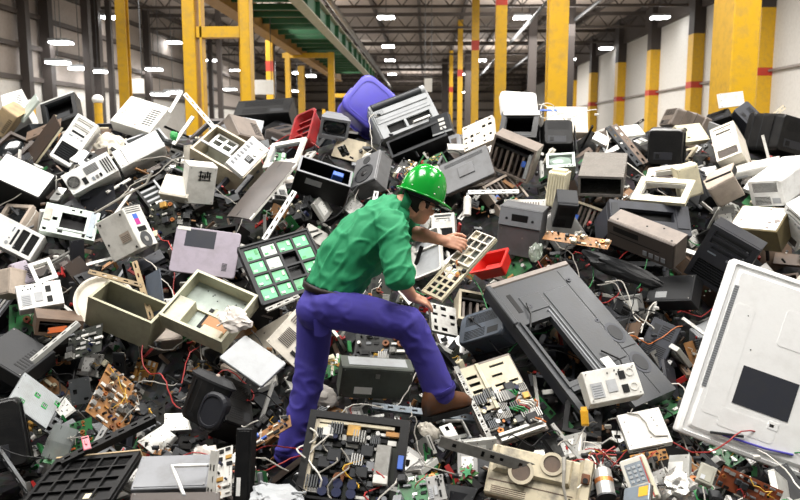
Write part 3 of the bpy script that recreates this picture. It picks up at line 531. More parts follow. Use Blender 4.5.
def b_tvboard(t, W, H, D, o, R):
    z = D/2
    if o.get('light'):
        part('chassis_plate', MB().box(-W/2, W/2, -H/2, H/2, -z, -z+.02, .003), 'taupe', t); part('circuit_board', MB().box(-W*.4, W*.44, -H*.42, H*.44, -z+.02, -z+.024), 'pcb_dark', t)
        part('beige_plate', MB().holes(-W*.1, W*.44, H*.08, H*.44, z-.02, z-.012, [(W*.0, W*.18, H*.12, H*.15), (W*.24, W*.4, H*.12, H*.15), (W*.02, W*.2, H*.24, H*.27), (W*.05, W*.3, H*.36, H*.39)]), 'pcb_white', t)
        part('beige_plate', MB().holes(-W*.42, -W*.16, -H*.1, H*.46, z-.02, z-.014, [(-W*.38, -W*.2, H*(-.06+.09*k), H*(-.02+.09*k)) for k in range(5)]), 'pcb_white', t)
        part('beige_strip', MB().box(-W*.16, -W*.1, -H*.12, H*.46, -z+.02, z-.004, .002), 'cream', t)
        m = MB(); [m.box(-W*.48, -W*.43, -H*.48+i*H*.04, -H*.465+i*H*.04, -z+.02, z) for i in range(24)]; part('heat_sink', m, 'metal', t)
        part('side_rail', MB().holes(-W*.5, -W*.42, -H*.5, H*.5, z-.004, z, [(-W*.48, -W*.44, H*(-.45+.1*k), H*(-.4+.1*k)) for k in range(9)]), 'metal', t)
        for k in range(2): part('slot_bar', MB().box(-W*.3, W*.45, -H*.48+k*H*.06, -H*.45+k*H*.06, -z+.02, z-.01), 'metal_light', t)
        for i in range(90):
            comp(t, (-.38+.82*((i % 9)+R.uniform(.2, .8))/9)*W, (-.38+.48*((i//9)+R.uniform(.2, .8))/10)*H, -z+.024, R, R.choice(('cream', 'grey', 'cream', 'grey', 'copper')), 1.45)
        for k, cc in enumerate(('cable_green', 'cable_green', 'cable_green', 'cable_red', 'cable_white', 'cable_white', 'cable_grey', 'cable_orange')):
            a = Vector((W*(.12+.04*k), H*(.04-.03*k), z)); part('wire', MB().tube([a+Vector((.03*math.sin(i*.9+k), -.022*i, .016*math.sin(i*1.2+k))) for i in range(8)], .005, 6), cc, t)
        return
    part('frame', MB().holes(-W/2-.02, W/2+.03, -H/2, H/2+.02, -z, z-.02, [(-W*.46, W*.46, -H*.47, H*.46)]), 'black', t); part('back_plate', MB().box(-W/2, W/2, -H/2, H/2, -z-.004, -z+.01), 'slate_black', t)
    part('circuit_board', MB().box(-W*.46, W*.46, -H*.47, H*.46, -z+.02, -z+.024), 'pcb_dark', t)
    part('pale_edge', MB().box(-W*.44, W*.4, H*.41, H*.45, -z+.024, z-.03), 'pcb_white', t); part('pale_edge', MB().box(-W*.46, -W*.42, -H*.46, H*.44, -z+.024, z-.03), 'beige', t)
    g = 1.45
    for i in range(10):
        for j in range(10):
            x, y = -W*.38+W*.085*i+R.uniform(-.008, .008), -H*.4+H*.083*j+R.uniform(-.008, .008)
            if x > W*.22 and -H*.2 < y < H*.24: continue
            if x < W*.1 and x > -W*.34 and y < -H*.24: continue
            if R.random() < .88: comp(t, x, y, -z+.024, R, R.choice(('black', 'grey', 'black', 'black') if y < H*.25 else ('cream', 'tan', 'grey')), g)
    for k in range(3):
        for j in range(2): part('capacitor', MB().cyl((-W*.26+k*W*.15, -H*.3-j*H*.1, -z+.02), .026, .05, 16), 'navy', t, 'big dark blue capacitor')
    s = part('silver_module', MB().box(W*.24, W*.4, -H*.2, H*.2, -z+.024, z, .003), 'metal', t); part('white_cap', MB().box(W*.25, W*.4, -H*.26, -H*.16, -z+.024, z+.01, .003), 'offwhite', s)
    part('white_block', MB().box(-W*.36, -W*.24, H*.24, H*.34, -z+.02, z-.01, .002), 'offwhite', t); part('blue_plug', MB().box(W*.48, W*.54, -H*.06, H*.1, z-.02, z, .002), 'blue', t)
    for k, cc in enumerate(('cable_white', 'cable_white', 'cable_grey', 'cable_grey', 'cable_yellow', 'cable_black', 'cable_red', 'cable_white', 'cable_black')):
        x0 = -W*.5+W*.13*(k % 8); a = Vector((x0, H*.3-.03*k, z-.01)); part('wire', MB().tube([a+Vector((.05*math.sin(i*.8+k*2), -.035*i*(1 if k % 2 else .6), .02*math.sin(i*1.1+k))) for i in range(9)], .0048, 6), cc, t)
def b_housing(t, W, H, D, o, R):
    c = 'cream_dirty'; z = D/2
    part('housing_body', MB().box(-W/2, W/2, -H/2, H*.5, -z, z-.03, .01), c, t); part('upper_step', MB().loft([[(-W*.46, -H*.05, z-.03), (W*.3, -H*.05, z-.03), (W*.3, H*.48, z-.03), (-W*.46, H*.48, z-.03)], [(-W*.42, H*.0, z), (W*.28, H*.0, z), (W*.28, H*.44, z), (-W*.42, H*.44, z)]]), c, t)
    part('side_wall', MB().loft([[(x, y, zz) for x, zz in ((W*.36, z-.04), (W*.5, z-.04), (W*.48, z+.03), (W*.4, z+.03))] for y in (-H/2, H/2)]), c, t)
    for x, y, r in ((-W*.18, H*.02, .06), (W*.1, H*.3, .055)):
        k = part('round_recess', MB().ring((x, y), r*.8, r*1.1, z-.004, z+.008, 26), 'beige', t); part('recess_disc', MB().cyl((x, y, z-.002), r*.8, .004, 22), 'brown', k)
    part('orange_block', MB().box(W*.39, W*.47, H*.02, H*.22, z+.02, z+.045, .004), 'rust', t, 'rust orange block'); part('round_hole', MB().cyl((W*.43, H*.08, z+.04), .014, .008, 14), 'dark', t)
    part('front_groove', MB().box(-W*.48, W*.34, -H*.22, -H*.2, z-.032, z-.028), 'brown', t); part('vent_slots', slits(-W*.44, -W*.1, -H*.45, -H*.3, z-.03, 4), 'brown', t)
    part('grey_strap', MB().tube([(W*.2, H*.46, z+.02), (W*.22, H*.2, z+.03), (W*.24, -H*.1, z+.02), (W*.3, -H*.4, z)], .012, 7, .006), 'cable_grey', t)
def b_drive(t, W, H, D, o, R):
    z = D/2; part('drive_body', MB().box(-W/2, W/2, -H/2, H/2, -z, z-.002, .002), 'metal_light', t); part('top_cover', MB().box(-W*.49, W*.49, -H*.47, H*.49, z-.003, z, .001), o['c'], t)
    part('front_face', MB().box(-W/2, W/2, -H/2-.008, -H/2, -z, z, .002), 'offwhite', t); part('tray_slot', MB().box(-W*.42, W*.3, -H/2-.0095, -H/2-.007, -z*.2, z*.1), 'dark', t); screws(t, W, H, z)
    m = MB(); [m.cyl((R.uniform(-.4, .4)*W, R.uniform(-.4, .3)*H, z-.001), .004, .002, 8) for k in range(8)]; part('screw_holes', m, 'taupe_dark', t)
    if o['c'] == 'offwhite': part('loose_wire', MB().tube([(-W*.25, H*.5, z+.004), (-W*.02, H*.38, z+.008), (W*.08, H*.12, z+.006), (W*.08, -H*.12, z+.006), (W*.16, -H*.3, z+.006), (W*.44, -H*.36, z+.004)], .004, 6), 'cable_grey', t)
    else: part('label_plate', MB().box(-W*.3, W*.3, -H*.2, H*.3, z-.001, z+.0008), 'paper', t)
def b_phone(t, W, H, D, o, R):
    z = D/2; part('phone_body', MB().loft([[(x, y, zz) for x, y in rr(W*k, H*k, .015)] for k, zz in ((1, -z), (1, z-.008), (.94, z))]), o['c'], t)
    for i in range(3):
        for j in range(4): part('key', MB().box(-W*.3+i*W*.2, -W*.18+i*W*.2, -H*.06+j*H*.1, -H*.0+j*H*.1, z-.001, z+.005, .001), 'grey_light', t)
    part('keypad_plate', MB().box(-W*.36, W*.3, -H*.1, H*.37, z-.001, z+.0015), 'greyblue', t); part('handset_rest', MB().box(W*.34, W*.47, -H*.46, H*.46, z-.002, z+.012, .005), 'cream', t); part('red_edge', MB().box(W*.3, W*.33, -H*.45, H*.45, z-.001, z+.003), 'red', t); part('number_card', MB().box(-W*.36, W*.26, -H*.4, -H*.16, z-.001, z+.001), 'paper', t)
def b_motor(t, W, H, D, o, R):
    r = min(W, D)/2; part('cylinder_body', MB().cyl((0, -H*.45, 0), r, H*.72, 22, 1), o['c'], t); part('shoulder', MB().cyl((0, H*.27, 0), r, H*.1, 22, 1, r*.45), o['c'], t); part('cap', MB().cyl((0, H*.37, 0), r*.4, H*.13, 16, 1), 'grey_light' if o['c'] == 'offwhite' else 'metal', t)
    if o['c'] == 'silver':
        for k in range(3): part('red_wire', MB().tube([(r*.3*k-r*.3, H*.45, r*.3), (r*(k-1), H*.62, r), (r*1.4*(k-.5), H*.8, r*.4), (r*2, H*.6+.02*k, 0)], .0035, 6), 'cable_red', t)
        part('band', MB().cyl((0, -H*.1, 0), r*1.03, H*.12, 22, 1), 'copper', t); part('end_plate', MB().cyl((0, -H*.48, 0), r*1.05, H*.05, 22, 1), 'metal_dark', t)
def b_tray(t, W, H, D, o, R):
    z = D/2; P = lambda d, zz: [(x, y, zz) for x, y in rr(W-d, H-d, .025)]
    part('tray_shell', MB().loft([P(.02, -z), P(0, z), P(.03, z), P(.05, -z+.008)]), o['c'], t); part('floor_panel', MB().box(-W*.4, W*.4, -H*.4, H*.4, -z+.006, -z+.012), 'grey_light', t); part('divider', MB().box(-W*.42, W*.42, H*.12, H*.15, -z+.008, z*.2), o['c'], t)
def b_star(t, W, H, D, o, R):
    for k, (s, c) in enumerate(((1, 'starg'), (.72, 'red_dark'), (.5, 'pcb_lit'))):
        part('star_layer', MB().prism([(W*.5*s*(1 if i % 2 == 0 else .5)*math.cos(PI*i/5+k*.3), H*.5*s*(1 if i % 2 == 0 else .5)*math.sin(PI*i/5+k*.3)) for i in range(10)], -D/2+k*.01, -D/2+k*.01+.01), c, t)
def b_crumple(t, W, H, D, o, R):
    amp = o.get('amp', .4); bm = bmesh.new(); bmesh.ops.create_icosphere(bm, subdivisions=3, radius=1); sd = Vector((R.uniform(0, 99), R.uniform(0, 99), 0))
    for v in bm.verts:
        p = v.co.copy(); n = noise.noise(p*1.1+sd)*.9+abs(noise.noise(p*2.6+sd))*.7-.3; j = Vector((R.uniform(-1, 1), R.uniform(-1, 1), R.uniform(-1, 1)))*.09*amp
        q = p*(1+amp*n)+j; v.co = (q.x*W*.5, q.y*H*.5, q.z*D*.5)
    me = bpy.data.meshes.new('crumpled_sheet'); bm.to_mesh(me); bm.free(); me.materials.append(M(o['c'])); u = bpy.data.objects.new('crumpled_sheet', me); C.objects.link(u); u.parent = t
    if W > .2:
        for k in range(3): part('loose_tail', MB().tube([(W*(.3*math.cos(k*2.1)+.06*i*math.cos(k*2.1)), H*(.3*math.sin(k*2.1)+.05*i*math.sin(k*2.1+.4)), D*(.3+.05*math.sin(i*1.3))) for i in range(6)], .006, 6), o['c'], t)
def b_bin(t, W, H, D, o, R):
    z = D/2; P = lambda y, k, d=1: [(W*k*.5*math.cos(a)*(1 if abs(math.cos(a)) < 2 else 1), y, z*d*math.sin(a)*1.0) for a in [2*PI*i/20 for i in range(20)]]
    part('bin_body', MB().loft([P(-H*.5, .72), P(-H*.44, .84), P(H*.1, .92), P(H*.36, .98)]), 'black', t); part('bin_lid', MB().loft([P(H*.35, 1.06, 1.06), P(H*.4, 1.08, 1.08), P(H*.5, .8, .8)]), 'charcoal', t)
    part('lid_knob', MB().ball((W*.05, H*.5, 0), .014, .014, .014, 10, 6), 'taupe_light', t); part('rounded_lobe', MB().loft([[(x, y, zz) for x, y in rr(W*k, H*k*1.35, W*.24, 5, W*.3, -H*.14)] for k, zz in ((.56, 0), (.56, z*.95), (.5, z*1.2), (.44, z*1.22), (.42, z*1.08))]), 'slate_black', t)
    m = MB(); [m.box(-W*.3+i*W*.15, -W*.29+i*W*.15, -H*.4, H*.3, z*.8, z*.96) for i in range(4)]; part('body_ribs', m, 'charcoal', t); part('lower_slot', MB().box(-W*.2, W*.1, -H*.42, -H*.34, z*.6, z*.98), 'dark', t)
def b_lifted(t, W, H, D, o, R):
    z = D/2; c = o['c']; hs = []
    for i in range(3):
        for j in range(5): hs.append((-W*.4+i*W*.28, -W*.4+i*W*.28+W*.2, -H*.46+j*H*.085, -H*.46+j*H*.085+H*.06))
    part('perforated_plate', MB().holes(-W/2, W/2, -H/2, H/2, z-.012, z-.008, hs), c, t); part('edge_wall', MB().holes(-W/2, W/2, -H/2, H/2, z-.02, z, [(-W/2+.006, W/2-.006, -H/2+.006, H/2-.006)]), 'cream', t)
    cells = [(-W*.44+i*W*.3, -W*.44+i*W*.3+W*.26, H*.02+j*H*.12, H*.02+j*H*.12+H*.1) for i in range(3) for j in range(4)]
    part('open_grid', MB().holes(-W/2+.004, W/2-.004, H*.0, H/2-.004, z-.006, z+.014, cells), 'beigewhite', t)
    for h in cells:
        if R.random() < .8: part('cell_board', MB().box(h[0], h[1], h[2], h[3], z-.007, z-.002), R.choice(('pcb_dark', 'metal_dark', 'slategreen')), t)
    for k in range(16): comp(t, R.uniform(-.42, .42)*W, R.uniform(-.14, .06)*H, z-.008, R, R.choice(('tan', 'cream', 'grey', 'copper')), .75)
    for k in range(5): part('solder_pad', MB().cyl((W*.44, -H*.4+k*H*.09, z-.009), .006, .003, 8), 'gold', t)
B = {k[2:]: v for k, v in globals().items() if k.startswith('b_')}
def build(name, b, o, loc, q, dim, cat, label, group=None, seed=0):
    t = thing(name, label, cat, loc, q, group); B[b](t, *dim, o, random.Random(seed)); return t
# ------------------------------------------------------------------ the hall
def prof(y):
    K = [(2.0,.45),(3.3,.7),(3.9,.78),(4.6,.88),(5.1,1.2),(5.6,1.58),(6.4,2.25),(7.1,2.7),(7.6,2.82),(8.3,2.6),(9.4,1.2),(9.9,0.0)]
    if y <= K[0][0]: return K[0][1]
    for (a, p), (b, q) in zip(K, K[1:]):
        if y <= b: return p+(q-p)*(y-a)/(b-a)
    return 0.
struct('floor', MB().box(-16, 13, -8, 92, -.2, 0), 'concrete')
struct('ceiling', MB().box(-16, 13, -3, 92, 8.9, 9.1), 'roofm')
struct('wall_right', MB().box(11, 11.3, -3, 92, 0, 8.9), 'wallwhite')
lw = MB()
for i in range(158): lw.box(-14.06+(.05 if i % 2 else 0), -14, -3+i*.6, -3+i*.6+.6, 2.2, 8.9)
struct('wall_left', lw, 'wallgrey')
struct('trim_1', MB().box(-14.3, -13.94, -3, 92, 0, 4.5), 'wallwhite')
bw = MB()
for i in range(48): bw.box(-16+i*.6, -16+i*.6+.6, 90-(.05 if i % 2 else 0), 90.2, 0, 8.9)
struct('wall_back', bw, 'wallgrey')
n = 2
def trim(mb, mat):
    global n
    o = struct('trim_%d' % n, mb, mat); n += 1; return o
for z in (4.5, 5.6, 6.7, 7.8): trim(MB().box(-13.98, -13.8, 2, 90, z, z+.16), 'girt')
for z in (3.4, 4.4, 5.4, 6.4, 7.4): trim(MB().box(-14, 11, 89.5, 89.9, z, z+.22), 'girt')
for i in range(13):
    m = MB(); y = 8+i*6.4; m.box(-14, 11, y, y+.16, 8.5, 8.66); m.box(-14, 11, y, y+.16, 7.9, 8.0)
    for k in range(25): m.tube([(-14+k, y+.08, 7.95), (-13.5+k, y+.08, 8.55), (-13+k, y+.08, 7.95)], .03, 5)
    trim(m, 'girt')
for i in range(12): trim(MB().box(-13.6+i*2.2, -13.45+i*2.2, 2, 90, 8.66, 8.86), 'girt')
trim(MB().box(10.8, 11, 2, 90, 7.6, 8.9), 'girt')
for z in (4.62,): trim(MB().box(10.86, 10.95, 2, 90, z, z+.07), 'taupe')
for y in (26, 32.3, 38.2, 44.5, 51.5, 58.5, 66):
    trim(MB().box(10.55, 11, y-.32, y+.32, 0, 6.6), 'ypaint'); trim(MB().box(10.55, 11, y-.32, y+.32, 6.6, 8.9), 'darkcol'); trim(MB().box(10.54, 11, y-.33, y+.33, 4.5, 4.75), 'redband')
for x, y, wd in ((-13.7, 27, .3), (-13.7, 28.6, .36), (-12.4, 29, .26), (-12.2, 30.6, .2), (-13.7, 33, .34), (-13.7, 39, .3), (-13.7, 46, .3), (-11, 38, .24), (-10.4, 40, .24), (-12.5, 46, .24), (-10, 52, .3), (3.2, 60, .5), (-4, 62, .4), (1.6, 66, .5), (5.3, 40, .4), (6.4, 36, .42), (7.6, 45, .4)):
    trim(MB().box(x-wd/2, x+wd/2, y-wd/2, y+wd/2, 0, 8.9), 'darkcol')
trim(MB().tube([(4.2, 22, 7.2), (4.2, 86, 7.2)], .07, 8), 'metal_dark'); trim(MB().tube([(-3.6, 20, 7.6), (-3.6, 86, 7.6)], .12, 8), 'metal'); trim(MB().tube([(6.6, 14, 7.7), (6.6, 86, 7.7)], .07, 8), 'metal_dark')
# yellow steel columns of the middle row
def column(x, y, wd, top, label, band=True, group=None):
    t = thing('steel_column', label, 'column', (x, y, 0), None, group); h = wd/2
    m = MB().box(-h, h, -h, -h*.6, 0, top); m.box(-h, h, h*.6, h, 0, top); m.box(-h*.45, h*.45, -h*.6, h*.6, 0, top); part('shaft', m, 'ypaint', t)
    part('base_plate', MB().box(-h*1.6, h*1.6, -h*1.6, h*1.6, 0, .04), 'ypaint', t)
    if band: part('red_band', MB().box(-h*1.03, h*1.03, -h*1.03, h*1.03, H+3.05, H+3.4), 'redband', t, 'red band')
for k, (y, s) in enumerate(((11, 'nearest'), (19.2, 'second'), (29, 'third'), (41.5, 'fourth'), (56, 'fifth'), (74, 'farthest'))):
    column(1.79, y, .26, 8.5, '%s yellow column of the receding row right of the green helmet' % s)
column(-5.72, 15, .19, 8.5, 'yellow column with a red band above the dirty off-white skyline case')
t = thing('steel_column', 'big yellow box column at the right in front of the white wall', 'column', (3.31, 8.7, 0))
part('shaft', MB().box(-.14, .14, -.3, .3, 0, 8.6, .012), 'ypaint', t); part('base_plate', MB().box(-.3, .3, -.42, .42, 0, .05), 'ypaint', t)
def post(x, y, wd, top, label, band=0):
    t = thing('gantry_post', label, 'post', (x, y, 0)); h = wd/2; part('shaft', MB().box(-h, h, -h, h, 0, top, .01), 'ypaint', t); part('base_plate', MB().box(-h*1.5, h*1.5, -h*1.5, h*1.5, 0, .04), 'ypaint', t)
    if band: part('red_band', MB().box(-h*1.04, h*1.04, -h*1.04, h*1.04, band, band+.3), 'redband', t)
t = thing('gantry', 'yellow gantry frame with cross beam behind the arched metal strip', 'gantry', (-3.13, 12, 0))
part('post', MB().box(-.5, -.31, -.14, .14, 0, 8, .01), 'ypaint', t); part('post', MB().box(-.25, -.22, -.1, .1, 0, 8), 'ypaint', t); part('post', MB().box(.36, .51, -.14, .14, 0, 8, .01), 'ypaint', t); part('cross_beam', MB().box(-.3, .4, -.1, .1, 4.06, 4.22), 'ypaint', t); part('post', MB().box(.29, .36, .1, .2, 0, 8), 'ypaint', t)
post(-4.63, 23.6, .2, 5.4, 'yellow post with a red band right of the gantry frame', 4.5); post(-4.68, 27, .17, 5.4, 'yellow post under the brown beam, second right of the gantry frame')
post(-4.85, 31, .24, 5.3, 'yellow post under the brown beam left of the purple tub, third from gantry'); post(-3.2, 27, .21, 5.4, 'yellow post carrying the green bridge beam left of the purple tub'); post(-5.4, 42, .16, 4, 'thin far yellow post between the paler ones left of the tub')
t = thing('bridge_beam', 'long green bridge girder running away overhead left of the purple tub', 'beam', (-2.62, 14, H+2.72))
part('web', MB().box(-.02, .02, 0, 26, 0, .42), 'greenbeam', t); part('flange', MB().box(-.13, .13, 0, 26, .42, .45), 'beige_green2', t); part('flange', MB().box(-.13, .13, 0, 26, -.03, 0), 'beige_green2', t)
for i in range(13): part('stiffener', MB().box(-.12, .12, 1+i*2, 1.03+i*2, 0, .42), 'greenbeam', t)
t = thing('bridge_beam', 'brown yellow beam under the green joists overhead at upper left', 'beam', (-4.35, 11, H+2.75)); part('web', MB().box(-.1, .1, 0, 29, 0, .3), 'amber', t); part('flange', MB().box(-.18, .18, 0, 29, -.04, 0), 'amber', t)
t = thing('bridge_deck', 'green joists of the overhead bridge between the brown and green beams', 'bridge', (-3.5, 12, H+2.9))
for i in range(24): part('joist', MB().box(-.8, .85, i*1.1, i*1.1+.1, 0, .14), 'greenbeam', t)
part('deck_plate', MB().holes(-.8, .85, 0, 26, .16, .2, [(-.5, .5, i*1.3+.1, i*1.3+.6) for i in range(20)]), 'amber', t)
t = thing('cross_girder', 'yellow cross girder joining posts below the green bridge', 'beam', (-4, 27, H+2.62)); part('web', MB().box(-.85, .85, -.06, .06, 0, .16), 'ypaint', t); part('web', MB().box(-.85, .9, 14.8, 15, -.6, -.4), 'ypaint', t)
for x, y, s in ((-8.9, 20, 'left of the white tower with the grille'), (-8.15, 19.5, 'right of the white tower with the grille'), (-11.1, 22, 'at the far left behind the skyline case')):
    t = thing('bollard', 'short yellow post %s' % s, 'bollard', (x, y, 0)); part('post', MB().cyl((0, 0, 0), .1, 3.45, 16), 'ypaint', t); part('cap', MB().ball((0, 0, 3.5), .14, .14, .12), 'paper', t)
def board(x, y, z, w_, h_, label):
    t = thing('hanging_sign', label, 'sign', (x, y, z)); part('sign_panel', MB().box(-w_/2, w_/2, -.02, .02, -h_/2, h_/2, .005), 'paper', t)
    for s in (-1, 1): part('hanging_rod', MB().tube([(s*w_*.4, 0, h_/2), (s*w_*.4, 0, 8.9-z)], .012, 6), 'metal_dark', t)
board(-4.1, 20, 3.82, .52, .36, 'white blank sign hanging behind the yellow post with red band'); board(-7.35, 20, 3.85, .4, .36, 'white blank box sign right of the yellow column with red band')
board(.1, 30, 4.5, .3, .5, 'small pale board hanging right of the light grey printer')
# high-bay lamps
GLOW = emis('lamp_glow', 22)
LAMPS = [((-1.69, 34.17), 7.60, 'first and nearest lamp of the centre row above the purple tub'),
 ((-2.11, 44.95), 7.60, 'second lamp of the centre row above the purple tub'),
 ((-2.37, 53.09), 7.60, 'third lamp of the centre row above the purple tub'),
 ((-2.73, 64.92), 7.60, 'fourth and lowest lamp of the centre row above the purple tub'),
 ((4.08, 34.35), 7.60, 'lamp high up right of the second yellow column'),
 ((3.68, 53.29), 7.60, 'lamp left of the second yellow column'),
 ((3.29, 65.12), 7.60, 'far lamp beside the third yellow column'),
 ((3.80, 78.65), 6.90, 'lowest far lamp beside the third yellow column'),
 ((9.94, 34.54), 7.60, 'lamp over the white wall at the right'),
 ((10.35, 46.35), 7.60, 'second lamp over the right wall'),
 ((9.47, 52.79), 7.60, 'third lamp over the right wall, right of the nearest yellow column'),
 ((-13.36, 33.79), 7.60, 'lamp left of the yellow column with red band'),
 ((-13.52, 42.70), 7.60, 'lamp left of the gantry frame'),
 ((-13.30, 49.39), 7.28, 'lamp inside the gantry frame'),
 ((-13.30, 55.31), 7.16, 'lower lamp inside the gantry frame'),
 ((-13.30, 38.69), 5.85, 'lamp low between the gantry frame and the column with red band'),
 ((-13.13, 28.48), 5.95, 'upper lamp on the left wall'),
 ((-13.05, 27.97), 5.20, 'lower left lamp on the left wall'),
 ((-13.09, 29.84), 5.15, 'middle lower lamp on the left wall'),
 ((-13.24, 31.84), 5.20, 'right lower lamp on the left wall'),
 ((-11.81, 35.00), 4.45, 'low far lamp left of the gantry frame'),
 ((-11.30, 35.25), 4.55, 'low far lamp close to the gantry frame'),
 ((-11.76, 47.52), 5.40, 'low far lamp inside the gantry frame'),
 ((-9.00, 56.02), 7.00, 'lamp between the yellow posts under the brown beam'),
 ((-8.48, 58.82), 7.00, 'right lamp between the yellow posts under the brown beam'),
 ((-9.52, 58.63), 5.90, 'low lamp between the yellow posts under the brown beam'),
 ((-6.58, 42.13), 7.20, 'small lamp seen through the green joists')]
for (x, y), z, lab in LAMPS:
    s = .36
    t = thing('ceiling_light', 'glowing white '+lab, 'lamp', (x, y, z)); part('housing', MB().box(-s, s, -.3, .3, 0, .1, .02), 'grey_light', t); part('diffuser', MB().box(-s*.95, s*.95, -.28, .28, -.06, 0, .01), GLOW, t)
    part('hanging_rod', MB().tube([(0, 0, .1), (0, 0, 8.9-z)], .015, 5), 'metal_dark', t)
# the mound of fine scrap under everything
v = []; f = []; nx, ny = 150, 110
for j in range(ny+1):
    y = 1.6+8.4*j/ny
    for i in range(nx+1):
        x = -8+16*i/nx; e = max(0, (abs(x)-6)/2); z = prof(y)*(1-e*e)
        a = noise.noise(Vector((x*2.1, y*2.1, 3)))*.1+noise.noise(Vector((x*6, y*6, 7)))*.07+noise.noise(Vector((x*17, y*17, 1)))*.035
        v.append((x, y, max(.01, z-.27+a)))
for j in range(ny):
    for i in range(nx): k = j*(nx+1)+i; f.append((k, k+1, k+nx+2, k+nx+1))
mo = part('scrap_mound', MB().add(v, f), 'mound'); mo['kind'] = 'stuff'; mo['label'] = 'dark fine scrap filling the heap below all larger pieces'; mo['category'] = 'scrap'
